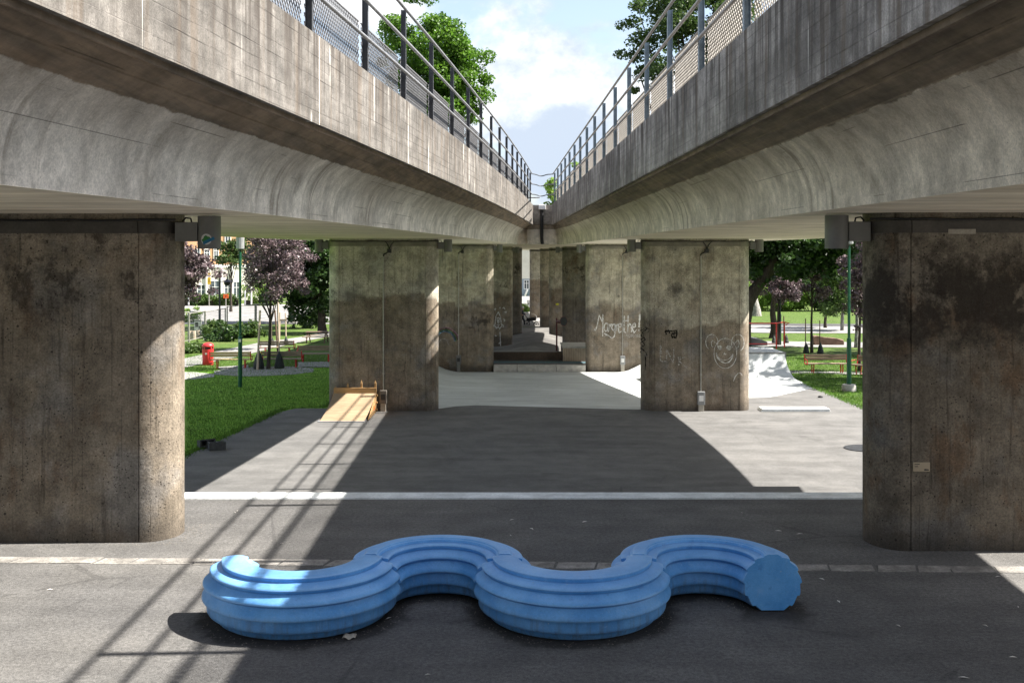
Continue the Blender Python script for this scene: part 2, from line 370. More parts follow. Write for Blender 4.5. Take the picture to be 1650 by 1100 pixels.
def wood_mat(name, a, b, axis='x', sc=1.):
    g = NT(name); p = g.obj(); s = {'x': (1,9,9), 'y': (9,1,9), 'z': (9,9,1)}[axis]
    n = g.noise(g.mp(p, s), 2.5*sc, 6, .65, 1.2); k = g.noise(p, 1.6, 4)
    c = g.mix(g.mr(n, .32, .68), a, b); c = g.mul(c, g.mr(k, .3, .7, .85, 1.12))
    return g.end(g.bsdf(c, .72, g.bump(n, .004, .6), 0, .3))
def chalk_mat(name, col, dens=.5):
    g = NT(name); p = g.pos(); n = g.noise(p, 38, 3, .7); n2 = g.noise(p, 3.1, 3, .6)
    f = g.m('MULTIPLY', g.mr(n, .62 - dens*.4, .74 - dens*.3), g.mr(n2, .2, .5, .5, 1.))
    d = g.bsdf(col, .95, None, 0, .1); t = g.node('BsdfTransparent').outputs[0]
    return g.end(g.node('MixShader', {0: f, 1: t, 2: d}).outputs[0])
def facade_mat(name, a, b, sc=.5):
    g = NT(name); p = g.pos(); n = g.noise(p, sc, 5); f = g.noise(p, 14, 4)
    c = g.mix(g.mr(n, .35, .65), a, b); c = g.mul(c, g.mr(f, .3, .7, .92, 1.08))
    return g.end(g.bsdf(c, .85, g.bump(f, .01, .4), 0, .25))
def glass_mat(name, tint=(.05,.06,.07)):
    g = NT(name); p = g.pos(); n = g.noise(p, .7, 3)
    return g.end(g.bsdf(g.mix(g.mr(n, .4, .6), tint, tuple(v*2.2 for v in tint)), .08, None, 0, .8))
m_pierA = concrete_pier('board_marked_concrete_near_pier_west', (.30,.255,.20), (.215,.18,.138), 2.7, 1.0, .9, .5, 3.25, 0, 1.3, .5, 0.)
m_pierB = concrete_pier('board_marked_concrete_near_pier_east', (.235,.205,.165), (.155,.13,.10), 3.0, 2.3, 1.15, .5, 2.95, 0, 1.3, .85, 0.)
m_pierC = concrete_pier('board_marked_concrete_pier_west', (.47,.435,.355), (.225,.187,.142), 2.02, 3.1, .75, .06, 2.0, .35, .35, .2)
m_pierD = concrete_pier('board_marked_concrete_pier_east', (.47,.425,.345), (.23,.19,.145), 1.25, 5.9, .7, .14, 2.2, .0, 1.7, .25)
m_pierE = concrete_pier('board_marked_concrete_pier_far', (.44,.40,.32), (.235,.195,.148), .95, 7.7, .85, .2, 1.3, .5, .9, .3, -2.2)
m_pierF = concrete_pier('board_marked_concrete_pier_rainbow', (.41,.37,.285), (.21,.172,.128), .98, 11.3, .95, .08, .1, .3, .4, .3, -2.2)
m_pierG = concrete_pier('dark_board_marked_concrete_pier', (.22,.20,.16), (.12,.105,.085), .6, 13.9, 1.1, .5, 2.2, 0, 1.5, .5, -3)
m_pierH = concrete_pier('pale_board_marked_concrete_pier', (.50,.47,.40), (.27,.22,.17), .9, 17.3, .5, .1, 2.2, .2, .3, .1, -3)
m_parL = concrete_parapet('board_marked_parapet_sun_side', (.20,.187,.170), (.142,.131,.117), .85, .9, 1.0)
m_parR = concrete_parapet('weathered_parapet_dark', (.42,.39,.355), (.195,.178,.16), 1.05, .6, 4.0)
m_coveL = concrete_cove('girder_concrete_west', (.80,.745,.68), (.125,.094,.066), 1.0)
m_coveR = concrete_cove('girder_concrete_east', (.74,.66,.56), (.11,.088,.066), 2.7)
m_soffit = concrete_soffit('soffit_concrete')
m_asph = asphalt('worn_asphalt', (.094,.092,.090), (.124,.120,.114), 1, 1.0, foot_ring=True)
m_slab = asphalt('smooth_asphalt_slab', (.118,.116,.113), (.140,.137,.132), 5, .45)
m_path = asphalt('path_asphalt', (.20,.195,.185), (.26,.25,.235), 3, .6)
m_track = asphalt('pump_track_asphalt', (.105,.10,.095), (.16,.155,.145), 4, .5)
m_grit = simple('grit', (.17,.155,.135), .9, 0, .4, 30)
m_road = asphalt('road_asphalt', (.22,.217,.21), (.27,.263,.252), 8, .4)
m_dark = asphalt('dark_asphalt', (.06,.06,.06), (.085,.083,.08), 9, .5)
m_pale = pale_floor('pale_troweled_concrete', (.52,.545,.54), 1)
m_white = simple('white_paint', (.66,.69,.69), .65, 0, .2, 3, .004)
m_kerb = simple('pale_granite', (.42,.40,.36), .8, 0, .22, 5, .01)
m_sett = simple('worn_grey_setts', (.225,.213,.195), .85, 0, .45, 4, .01)
m_grass = grass_mat('lawn_grass', (.060,.105,.020), (.095,.145,.032), (.15,.14,.06))
m_lawn = grass_mat('brightened_lawn', (.155,.33,.024), (.225,.41,.045), (.22,.30,.06))  # brighter grass copy for the shaded left lawn, extra light put into its colour
m_gravel = asphalt('gravel', (.22,.215,.205), (.30,.29,.275), 6, 1.3)
m_steelL = simple('dark_steel_posts', (.075,.077,.082), .45, .3, .25, 4)
m_steelR = simple('galvanised_blue_grey_steel', (.17,.215,.25), .45, .45, .25, 4)
m_rail = simple('galvanised_rail', (.30,.30,.305), .42, .6, .18, 5)
m_railR = simple('weathered_rail', (.34,.32,.305), .5, .45, .18, 5)
m_wire = simple('galvanised_wire', (.20,.20,.205), .5, .3, .1, 5)
m_wireR = simple('pale_wire', (.36,.335,.30), .6, .2, .15, 5)  # paler, warmer wire tone for the right mesh
m_lamp = simple('grey_lamp_metal', (.16,.158,.150), .5, .1, .1, 3)
m_lampD = simple('dark_grey_metal', (.035,.035,.036), .45, .2, .15, 4)
m_band = simple('brown_grey_steel_band', (.075,.068,.06), .5, .3, .3, 3)
m_bandF = simple('pale_steel_band', (.22,.20,.165), .55, .2, .2, 3)
m_black = simple('black_rubber', (.015,.015,.016), .6, 0, .2, 5)
m_pipe = simple('zinc_conduit', (.36,.345,.31), .45, .5, .2, 4)
m_box = simple('brown_grey_meter_box', (.15,.135,.115), .5, .1, .12, 5)
m_boxg = simple('grey_meter_box', (.26,.265,.265), .5, .1, .1, 5)
m_plinth = simple('pale_plinth', (.37,.34,.29), .8, 0, .18, 6, .004)
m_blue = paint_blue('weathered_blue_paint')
m_blueE = paint_blue('blue_paint_shaded_end', 0.)  # copy without dirt and paling; end-disc shade put into the colour
m_ply = wood_mat('worn_plywood', (.26,.185,.115), (.34,.25,.16), 'x', .7)
m_pine = wood_mat('raw_pine', (.34,.20,.085), (.42,.265,.12), 'x')
m_lip = simple('steel_lip', (.50,.53,.56), .35, .6, .1, 8)
m_cinder = simple('dark_cinder_block', (.075,.078,.08), .9, 0, .25, 14, .02)
m_green = simple('green_lamp_post_paint', (.012,.085,.045), .35, .1, .15, 6)
m_greenD = simple('dark_green_post_paint', (.018,.04,.028), .4, .1, .15, 6)
m_red = simple('red_bin_paint', (.55,.035,.035), .38, 0, .1, 5)
m_redm = simple('red_tube_paint', (.50,.03,.025), .4, .1, .12, 6)
m_dred = simple('dark_red_paint', (.085,.008,.010), .45, .1, .15, 6)
m_bench = wood_mat('weathered_bench_plank', (.20,.15,.10), (.30,.235,.16), 'x')
m_benchY = wood_mat('sunlit_bench_plank', (.42,.31,.14), (.52,.39,.19), 'x')  # yellower, brighter copy with sunlight put into the plank colour
m_bag = simple('dark_green_watering_bag', (.018,.026,.022), .55, 0, .3, 9, .02)
m_stake = wood_mat('pale_tree_stake', (.42,.33,.24), (.52,.43,.33), 'z')
m_stakeD = wood_mat('dark_tree_stake', (.10,.065,.045), (.16,.11,.08), 'z')
m_bark = bark_mat('dark_bark', (.035,.028,.022), (.075,.062,.05))
m_barkP = bark_mat('birch_bark', (.10,.09,.08), (.42,.40,.37))
m_lfG = leaf_mat('maple_leaf_green', (.055,.135,.013), (.11,.21,.022), .42)
m_lfO = leaf_mat('dark_oak_leaf', (.030,.062,.014), (.075,.12,.026), .35)
m_lfD = leaf_mat('deep_green_leaf', (.022,.052,.013), (.048,.092,.02), .3)
m_lfP = leaf_mat('copper_maple_leaf', (.055,.032,.040), (.20,.150,.155), .15, .46)
m_lfB = leaf_mat('bright_shrub_leaf', (.12,.22,.035), (.24,.34,.075), .45)
m_lfH = leaf_mat('hedge_leaf', (.05,.10,.02), (.10,.16,.035), .35)
m_cream = facade_mat('cream_render', (.62,.58,.50), (.70,.66,.58))
m_tan = facade_mat('orange_tan_brick', (.50,.29,.16), (.58,.36,.21))
m_frame = simple('white_window_frame', (.75,.74,.72), .5, 0, .06, 4)
m_glass = glass_mat('dark_window_glass')
m_greyb = facade_mat('blue_grey_cladding', (.22,.27,.33), (.28,.33,.39))
m_yel = simple('yellow_sign_paint', (.80,.50,.03), .5, 0, .06, 4)
m_org = simple('orange_sign_paint', (.80,.13,.02), .5, 0, .06, 4)
m_ink = simple('dark_print', (.03,.03,.03), .7, 0, .05, 5)
m_skin = simple('skin', (.45,.27,.2), .55, 0, .05, 8)
m_cloth = simple('dark_blue_cloth', (.03,.035,.05), .9, 0, .15, 12)
m_pants = simple('black_trousers', (.018,.018,.02), .9, 0, .15, 12)
m_hair = simple('grey_hair', (.35,.33,.30), .7, 0, .15, 30)
m_offw = simple('off_white_fabric', (.66,.63,.58), .9, 0, .08, 9)
m_plaque = simple('beige_plaque', (.36,.29,.20), .55, 0, .06, 6)
m_teal = simple('teal_floor_paint', (.035,.11,.13), .8, 0, .25, 2)
m_rock = simple('brown_rock', (.19,.12,.085), .9, 0, .35, 3, .05)
m_slat = wood_mat('vertical_timber_slats', (.44,.34,.25), (.55,.44,.33), 'z')
m_brownw = simple('brown_stained_wall', (.085,.062,.045), .85, 0, .4, 1.2, .01)
m_chalk = chalk_mat('white_chalk', (.66,.65,.62), .75)
m_chalkF = chalk_mat('faint_chalk', (.50,.48,.44), .5)
m_spray = chalk_mat('black_spray', (.015,.014,.013), .8)
m_ckP = chalk_mat('pink_chalk', (.50,.30,.36), .62)
m_ckY = chalk_mat('yellow_chalk', (.55,.50,.26), .62)
m_ckG = chalk_mat('green_chalk', (.22,.46,.34), .66)
m_ckB = chalk_mat('blue_chalk', (.28,.42,.58), .62)
m_stkW = simple('sticker_white', (.55,.54,.52), .5, 0, .05, 5)
m_stkG = simple('sticker_green', (.03,.17,.04), .5, 0, .05, 5)
m_stkB = simple('sticker_blue', (.01,.13,.25), .5, 0, .05, 5)
m_ydot = simple('yellow_dot', (.5,.48,.03), .5, 0, .05, 5)
# ------------------------------------------------------------------ ground
def bowl(x, y):                                            # pale skate floor: falls away, banks at both sides
    t = min(max((y-35)/17.5, 0), 1); w = 1 - min(max((x-5.5)/2.5, 0), 1)
    z = -1.56 - .70*t*w
    k = min(max((y-38)/8, 0), 1)
    if x < -2.4: z += .22*(x+2.4)**2*k
    if x > 5.1: z += .20*min(x-5.1, 2.)**2*k*w
    return z
def in_hole(x, y): return -5.8 < x < 11.2 and 15 < y < 53 or -4.6 < x < 9.2 and 53 <= y < 94.5
def GZ(x, y):
    if y < 15: return -1.75
    if in_hole(x, y): return -6.0
    return SIDE(y)
xs = sorted(set([-900,-500,-300,-200,-140,-100,-80,-60,-50,-40,-34,-30,-26,-23,-20,-18,-16,-14,-12,-10,-8,-7,-5.81,-5.79,-4.61,-4.59,-3,-1,1,3,5,7,9.19,9.21,11.19,11.21,12,14,16,18,20,23,26,30,34,40,50,60,80,100,140,200,300,500,900]))
ys = sorted(set([-300,-100,-30,0,14.9,15.1,18,22,26,30,33,36,38,40,42,44,46,48,50,52,52.99,53.01,56,60,65,70,75,80,85,90,94.49,94.51,100,105,110,120,130,140,160,200,260,340,450,600,900,1400]))
mb = MB(); n = len(xs)
for y in ys:
    for x in xs: mb.v.append((x, y, GZ(x, y)))
mb.f = [(j*n+i, j*n+i+1, (j+1)*n+i+1, (j+1)*n+i) for j in range(len(ys)-1) for i in range(n-1)]
struct(mb.build('ground', m_grass))
# near terrace the bench stands on, with its drop to the skate floor
mb = MB()
def terr(u, v): return (-45 + 90*u, -40 + 55.24*v, 0)
mb.grid(terr, 30, 20)
struct(mb.build('pavement', m_asph))
mb = MB()
cop = [(15.29,.0),(15.29,.006),(15.66,.006),(15.68,-.004),(15.68,-.05),(15.9,-.42),(16.3,-.86),(16.9,-1.25),(17.6,-1.48),(18.4,-1.565),(18.4,-1.9),(15.24,-1.9)]
mb.loft([[(x, y, z) for y, z in cop[:3]] + [(x, 15.68, -.004)] + [(x, 15.68, -.12)] + [(x, 15.24, -.12)] for x in (-30, 30)], close=True)
struct(mb.build('coping_kerb', m_white))
mb = MB()
mb.grid(lambda u, v: (-30+60*u, float(np.interp(v*6, range(7), [15.672,15.78,16.1,16.6,17.2,17.8,18.42])), float(np.interp(v*6, range(7), [-.12,-.5,-.92,-1.24,-1.45,-1.54,-1.566]))), 20, 24)
struct(mb.build('ramp_transition', m_slab, smooth=60))
# smooth dark slab
def slabL(y): return float(np.interp(y, [18.4,26.8,35.1,35.5,37], [-8.6,-8.08,-7.3,-6.05,-5.9]))
def slabR(y): return float(np.interp(y, [18.4,35.6,42], [11.7,11.5,11.3]))
def yb(x): return float(np.interp(x, [-6,-2.6,-1.5,1.5,4.2,7.6,9,11.3], [35.2,34.9,36.0,35.4,34.9,37.7,37.9,40.6]))
def slab(u, v):
    y = 18.4 + 22*v*v if False else None
    x0 = -8.6 + 20.2*u
    yy = 18.4 + (yb(min(max(x0,-6),11.3)) - 18.4)*v
    x = slabL(yy) + (slabR(yy)-slabL(yy))*u
    yy = 18.4 + (yb(x) - 18.4)*v
    return (x, yy, -1.56)
mb = MB(); mb.grid(slab, 48, 20)
struct(mb.build('skate_floor', m_slab))
def pal(u, v):
    x = -5.78 + 17.1*u; y0 = yb(x); y = y0 + (52.4-y0)*v
    return (x, y, bowl(x, y) - .0)
mb = MB(); mb.grid(pal, 60, 40)
struct(mb.build('skate_bowl_floor', m_pale, smooth=60))
# terrace behind the step and the rolling pump track
mb = MB(); mb.grid(lambda u, v: (-4.6+13.8*u, 52.9+2.6*v, -1.95), 8, 4)
struct(mb.build('upper_terrace', m_dark))
mb = MB(); mb.grid(lambda u, v: (-4.4+8.8*u*1.4, 53.7+.5*v+.15*math.sin(u*5), -1.945), 16, 2)
struct(mb.build('painted_strip', m_teal))
HY_ = [55.4,58,62,65,68,71,75,78.5,82,85.5,88,92,95.5,100]; HZ_ = [-2.6,-2.65,-2.65,-2.35,-2.08,-2.4,-3.15,-3.0,-2.62,-2.9,-3.25,-3.0,-2.86,-2.86]
def hump(u, v):
    x = -4.8+14.2*u; y = 55.4+46.5*v
    z = float(np.interp(y, HY_, HZ_))
    zz = sum(float(np.interp(y+k, HY_, HZ_)) for k in (-1.2,-.6,0,.6,1.2))/5
    dome = math.exp(-((y-68)/4.)**2)*.55*(math.exp(-((x-1.3)/1.7)**2)-.75) + math.exp(-((y-82)/4.)**2)*.5*(math.exp(-((x-1.7)/1.8)**2)-.6)
    return (x, y, zz + dome)
mb = MB(); mb.grid(hump, 30, 90)
struct(mb.build('pump_track', m_track, smooth=60))
# ribbons laid over the natural ground
def drape(name, A, B, m, off, nx=40, ny=10):
    A = [Vector((p[0], p[1])) for p in A]; B = [Vector((p[0], p[1])) for p in B]
    def at(P, t):
        k = t*(len(P)-1); i = min(int(k), len(P)-2); return P[i].lerp(P[i+1], k-i)
    mb = MB()
    def fn(u, v):
        p = at(A, u).lerp(at(B, u), v); return (p.x, p.y, SIDE(p.y)+off)
    mb.grid(fn, nx, ny)
    return struct(mb.build(name, m))
drape('lawn', [(slab_x, y) for slab_x, y in ((-6.,17),(-6.,30),(-6.,36),(-6.1,45),(-6.4,53.5))], [(-26,17),(-27,30),(-28,36),(-30,45),(-32,53.5)], m_lawn, .012, 40, 20)
pl = lambda *q: [GP(*p) for p in q]
drape('path', pl((180,606),(300,592),(380,576),(440,561),(500,548),(540,541)), pl((180,592),(297,578),(365,563),(420,552),(480,544),(540,532)), m_path, .024)
drape('path', [(-9.5,92),(-12,96),(-16,97.4)], [(-4.8,92.5),(-4.8,97),(-4.8,99)], m_path, .02)
drape('gravel', pl((345,604),(390,607),(430,606),(470,604),(505,600)), pl((345,598),(390,593),(430,591),(470,591),(505,594)), m_gravel, .026)
drape('gravel', pl((270,613),(310,612),(345,608)), pl((270,600),(310,600),(345,603)), m_gravel, .03)
drape('gravel', pl((480,592),(530,592),(560,592)), pl((480,584),(530,583),(560,583)), m_gravel, .028)
drape('gravel', pl((360,599),(380,599),(400,597)), pl((350,592),(380,590),(400,589)), m_gravel, .034)
drape('road', [(-70,97.5),(-30,98),(-12,98),(4,95.5),(11,88),(20,84.2),(70,80)], [(-70,137),(-30,136),(-12,118),(4,108),(14,100),(24,95),(70,92)], m_road, .034, 80, 20)
drape('pavement_strip', [(9.4,72),(16,69),(40,64)], [(9.4,78),(16,74.5),(40,70)], m_path, .022)
drape('pavement_strip', [(-70,137),(-30,136),(-12,118)], [(-70,139.5),(-30,138.5),(-13,121)], m_kerb, .06)
drape('pavement_strip', [(13,99.6),(24,95.2),(70,92)], [(13,102.4),(24,98.4),(70,95)], m_dark, .05)
drape('gravel', pl((1262,602),(1320,602),(1400,604)), pl((1262,597),(1320,599),(1400,600)), m_gravel, .026)
drape('pavement', [(-6,108.5),(9,108.5)], [(-6,164),(9,164)], m_road, .05, 6, 12)
# row of setts across the terrace
mb = MB(); rnd = random.Random(3)
x = -14.0
while x < 14:
    w = rnd.uniform(.34,.52); yc = 12.02 - .034*x + rnd.uniform(-.006,.006); sk = rnd.uniform(.02,.09); h = .004+rnd.uniform(0,.004)
    a, b = yc-.125, yc+.115
    vs = [(x,a,-.03),(x+w-.018,a,-.03),(x+w-.018+sk,b,-.03),(x+sk,b,-.03),(x+.004,a+.004,h),(x+w-.022,a+.004,h),(x+w-.022+sk,b-.004,h),(x+sk+.004,b-.004,h)]
    mb.add(vs, [(0,3,2,1),(4,5,6,7),(0,1,5,4),(1,2,6,5),(2,3,7,6),(3,0,4,7)])
    x += w
struct(mb.build('stone_sett_row', m_sett))
# ------------------------------------------------------------------ viaduct
def xiL(y): return -3.51 + .1091*y - .000478*y*y
def xiR(y): return 2.765 - .0135*y
def herm(xp, fp, x):
    i = int(np.clip(np.searchsorted(xp, x)-1, 0, len(xp)-2)); h = xp[i+1]-xp[i]; t = (x-xp[i])/h
    def sl(k):
        a, b = max(k-1,0), min(k+1,len(xp)-1); return (fp[b]-fp[a])/(xp[b]-xp[a])
    return ((2*t**3-3*t*t+1)*fp[i] + (t**3-2*t*t+t)*h*sl(i) + (-2*t**3+3*t*t)*fp[i+1] + (t**3-t*t)*h*sl(i+1))
def xoR(y): return float(herm([-30,-10,0,11.5,22.7,35,52,72,90,140], [7.6,8.2,8.7,9.35,10.6,10.4,9.3,8.9,8.6,8.2], y))
def xoL(y): return float(herm([-30,0,20,40,53,72,90,140], [-13.8,-11.6,-9.8,-8.,-7.1,-6.4,-6.,-5.2], y))
ZB, ZT, ZS = 4.955, 5.95, 3.92
JY = 56.0
def ovL(y): return 1.
def ovR(y): return .30 + .70*float(np.clip((56-y)/8., 0, 1))**.7
ovs = [ovL]
def section(x, s, y):                                      # lip, sloping slab underside, crisp arris, then the hollow curve down to the soffit
    k = ovs[0](y)
    pts = [(x+s*.06, ZB), (x+s*.075, ZB-.078), (x+s*.105, ZB-.078), (x+s*.135, ZB-.03), (x+s*(.02+.29*k), ZB-.135), (x+s*(.02+.295*k), ZB-.15), (x+s*(.02+.45*k), 4.715), (x+s*(.02+.455*k), 4.695)]
    p0, p1, p2 = (.02+.455*k, 4.695), (.02+.83*k, 4.46), (.02+.82*k, ZS)
    for i in range(1, 13):
        t = i/12; a, b, c = (1-t)**2, 2*t*(1-t), t*t
        pts.append((x+s*(a*p0[0]+b*p1[0]+c*p2[0]), a*p0[1]+b*p1[1]+c*p2[1]))
    return pts
def girder(fi, fo, si, y0, y1, n, mats, parent):
    ringI, ringO, mbC, mbS, mbO, mbD = [], [], MB(), MB(), MB(), MB()
    for k in range(n+1):
        y = y0+(y1-y0)*k/n
        ringI.append([(px, y, pz) for px, pz in section(fi(y), si, y if abs(y1-JY)<1 else 0)])
        ringO.append([(px, y, pz) for px, pz in section(fo(y), -si, 0)])
    mbC.loft(ringI, caps=False); mbC.loft(ringO, caps=False)
    mbC.add([p for p in ringI[0]] + [p for p in reversed(ringO[0])], [tuple(range(2*len(ringI[0])))])
    mbC.add([p for p in ringI[-1]] + [p for p in reversed(ringO[-1])], [tuple(range(2*len(ringI[0])))])
    mbS.loft([[ringI[k][-1], ringO[k][-1]] for k in range(n+1)], caps=False)
    mbC.build('girder', mats[0], parent, smooth=24)
    mbS.build('soffit', m_soffit, parent)
    mbD.loft([[(fi(y0+(y1-y0)*k/n)+si*.3, y0+(y1-y0)*k/n, ZB+.02), (fo(y0+(y1-y0)*k/n)-si*.3, y0+(y1-y0)*k/n, ZB+.02)] for k in range(n+1)], caps=False)
    mbD.build('deck_surface', m_dark, parent)
    for f, s, m in ((fi, si, mats[1]), (fo, -si, mats[2])):
        mb = MB(); rings = []
        for k in range(n+1):
            y = y0+(y1-y0)*k/n; x = f(y)
            rings.append([(x, y, ZB-.03), (x, y, ZT-.012), (x+s*.012, y, ZT), (x+s*.30, y, ZT), (x+s*.30, y, ZB+.021), (x+s*.059, y, ZB+.021), (x+s*.059, y, ZB-.03)])
        mb.loft(rings, close=True); mb.build('parapet', m, parent)
def pier(parent, x0, x1, yf, zb, m, th=.9, band=True, bm=None):
    r = th/2; cx0, cx1, cy = x0+.38, x1-.38, yf+r
    out = []
    out += [(cx0+.004,yf),(cx0+.006,yf+.013),(cx0+.016,yf+.013),(cx0+.018,yf),(cx1-.018,yf),(cx1-.016,yf+.013),(cx1-.006,yf+.013),(cx1-.004,yf)]
    for k in range(15):
        a = -math.pi/2 + math.pi*k/14; out.append((cx1+.38*math.cos(a), cy+r*math.sin(a)))
    for k in range(15):
        a = math.pi/2 + math.pi*k/14; out.append((cx0+.38*math.cos(a), cy+r*math.sin(a)))
    mb = MB(); mb.prism(out, zb-1.2, ZS+.02)
    o = mb.build('pier', m, parent, smooth=30)
    if band:
        o2 = [(cx + (px-cx)*1.0 + 0, py) for px, py in out for cx in (0,)]
        def grow(d): return [(px + d*(1 if px > cx1 else -1 if px < cx0 else 0), py + d*(1 if py > cy else -1)) for px, py in out]
        mb = MB(); mb.prism(grow(.028), 3.685, 3.825)
        b = mb.build('cable_band', bm or m_band, o, org=o['_o'], smooth=30)
    o['_x'] = [x0, x1, yf, th]
    return o
def pier_surface(o, x):                                    # front face depth at lateral x
    x0, x1, yf, th = o['_x']; r = th/2
    for cx, s in ((x1-.38, 1), (x0+.38, -1)):
        t = (x-cx)*s
        if t > 0: return yf + r - r*math.sqrt(max(0, 1-(min(t,.375)/.38)**2))
    return yf
vL = thing('viaduct', 'concrete viaduct arm on the left with a sunlit board marked parapet', 'bridge', (-6,20,0), 'arms of the concrete viaduct')
ovs[0] = ovL
girder(xiL, xoL, -1, -60, JY, 120, (m_coveL, m_parL, m_parL), vL)
vR = thing('viaduct', 'concrete viaduct arm on the right with a dark shaded parapet', 'bridge', (6,20,0), 'arms of the concrete viaduct')
ovs[0] = ovR
girder(xiR, xoR, 1, -60, JY, 120, (m_coveR, m_parR, m_parR), vR)
vM = thing('viaduct', 'far part of the concrete viaduct where both arms have joined into one deck', 'bridge', (2,80,0))
girder(xoL, xoR, 1, JY+.03, 140, 40, (m_coveR, m_parR, m_parR), vM)
# wall that closes the wedge between the two arms
a, b = xiL(JY-.4), xiR(JY-.4)
mb = MB(); mb.box(a+.002, b-.002, JY-.40, JY-.12, ZB-.02, ZT-.01); mb.build('closing_wall', m_parR, vM)
mb = MB(); mb.box(a-.3, b+.3, JY-.36, JY-.01, ZS+.004, ZB-.03); mb.build('closing_beam', m_coveR, vM)
pL1 = pier(vL, -7.6, -4.06, 12.95, 0, m_pierA)
pR1 = pier(vR, 4.23, 7.8, 12.58, 0, m_pierB)
pL2 = pier(vL, -5.89, -2.37, 34.6, -1.56, m_pierC, bm=m_bandF)
pR2 = pier(vR, 4.15, 7.63, 34.6, -1.56, m_pierD, bm=m_bandF)
pL3 = pier(vM, -4.4, -.9, 52.45, -2.3, m_pierF, bm=m_bandF)
pR3 = pier(vM, 3.58, 7.1, 52.45, -2.3, m_pierE, bm=m_bandF)
pL4 = pier(vM, -3.45, .04, 71.5, -3.2, m_pierE, bm=m_bandF)
pR4 = pier(vM, 3.33, 6.8, 71.5, -3.2, m_pierG)
pL5 = pier(vM, -2.7, .78, 84, -3.2, m_pierG)
pR5 = pier(vM, 2.85, 6.4, 83, -3.2, m_pierE)
pR6 = pier(vM, 2.42, 5.9, 94, -3.2, m_pierF)
pR7 = pier(vM, 1.76, 5.2, 108, -3.2, m_pierH)
pL7 = pier(vM, -5.0, -1.5, 104, -3.2, m_pierE)
# downpipe on the closing wall
t = thing('downpipe', 'black drainpipe with a white hopper on the wall between the two viaduct arms', 'drainpipe', (LX(873,55.3), 55.4, ZS))
px = LX(873, 55.4)
mb = MB(); mb.tube([(px,55.50,ZT-.25),(px,55.50,ZS+.35),(px+.03,55.5,ZS+.02)], .085, 12); mb.build('pipe', m_black, t, smooth=50)
mb = MB(); mb.box(px-.16,px+.2,55.3,55.6,ZT-.25,ZT-.02); mb.build('hopper', m_frame, t, bevel=.02)
mb = MB(); mb.tube([(px-1.0+.0,55.5,ZT-.05),(px-.98,55.5,ZT+.25),(px-.9,55.5,ZT+.36),(px-.1,55.5,ZT+.36)], .035, 8)
tag(mb.build('bent_pipe', m_rail, smooth=60, org=(px-.9,55.5,ZT)), 'thin bent grey pipe rising over the wall between the viaduct arms', 'pipe')
# ------------------------------------------------------------------ railings
SP = 2.76
def railing(name, label, f, s, mp, mr_, mw, t0):
    t = thing('railing', label, 'railing', (f(20), 20, ZT), 'railings along the viaduct')
    ys_ = [12.37 + SP*k for k in range(-7, 16)]
    proto_ = None
    for y in ys_:
        x = f(y) + s*.075
        if proto_ is None:
            mb = MB()
            mb.box(-.05,.05,-.055,.055,-.0,.012); mb.box(-.04,-.031,-.045,.045,.012,1.5); mb.box(.031,.04,-.045,.045,.012,1.5); mb.box(-.031,.031,-.005,.005,.012,1.5)
            proto_ = mb.build('post', mp, t, org=(0,0,0)); o = proto_
        else:
            o = proto_.copy(); COL.objects.link(o); o.parent = t
        o.location = (x - t.location.x, y - t.location.y, 0)
        o.rotation_euler = (0,0,0)
    yy = np.linspace(ys_[0]-1, min(ys_[-1], 54.0), 80)
    for h in (.44, .95, 1.46):
        mb = MB(); mb.tube([(f(y)-s*.005, y, ZT+h) for y in yy], .026, 8); mb.build('rail', mr_, t, smooth=60)
    pw = None; ph = .68; pit = .10; wr = .0026
    for k in range(len(ys_)-1):
        if ys_[k] < 2: continue
        if pw is None:
            mb = MB(); L = SP-.12
            def wire(a, b):
                d = Vector((0, b[0]-a[0], b[1]-a[1])); nn = Vector((0, -d.z, d.y)).normalized()*wr; ex = Vector((.006,0,0))
                A = Vector((0,a[0],a[1])); B = Vector((0,b[0],b[1]))
                mb.add([A-nn-ex,A+nn-ex,A+nn+ex,A-nn+ex,B-nn-ex,B+nn-ex,B+nn+ex,B-nn+ex], [(0,1,5,4),(1,2,6,5),(2,3,7,6),(3,0,4,7)])
            c = -ph
            while c < L:
                a = (max(c,0), max(-c,0)); e = min(L-a[0], ph-a[1])
                if e > .01:
                    wire(a, (a[0]+e, a[1]+e)); wire((L-a[0], a[1]), (L-a[0]-e, a[1]+e))
                c += pit
            for z_ in (0., ph): mb.box(-.01,.01,0,L,z_-.008,z_+.008)
            pw = mb.build('mesh_panel', mw, t, org=(0,0,0), fix=False); o = pw
        else:
            o = pw.copy(); COL.objects.link(o); o.parent = t
        ya, yb_ = ys_[k]+.06, ys_[k+1]-.06
        xa, xb = f(ya)+s*.15, f(yb_)+s*.15
        o.location = (xa - t.location.x, ya - t.location.y, .03)
        o.rotation_euler = (0,0,-math.atan2(xb-xa, yb_-ya))
    return t
railing('railing', 'dark steel railing with three tubes and wire mesh on the sunlit left parapet', xiL, -1, m_steelL, m_rail, m_wire, 0)
railing('railing', 'blue grey steel railing with three tubes and wire mesh on the dark right parapet', xiR, 1, m_steelR, m_railR, m_wireR, 0)
t = thing('railing', 'short three tube railing joining both long railings across the far wall', 'railing', (1.5,54.6,ZT), 'railings along the viaduct')
xa, xb = xiL(53.8)+.0, xiR(53.8)
for h in (.44,.95,1.46):
    mb = MB(); mb.tube([(xa+(xb-xa)*k/10, 53.85+1.2*math.sin(math.pi*k/10)**.6, ZT+h+.03*math.sin(k)) for k in range(11)], .026, 8); mb.build('rail', m_steelL, t, smooth=60)
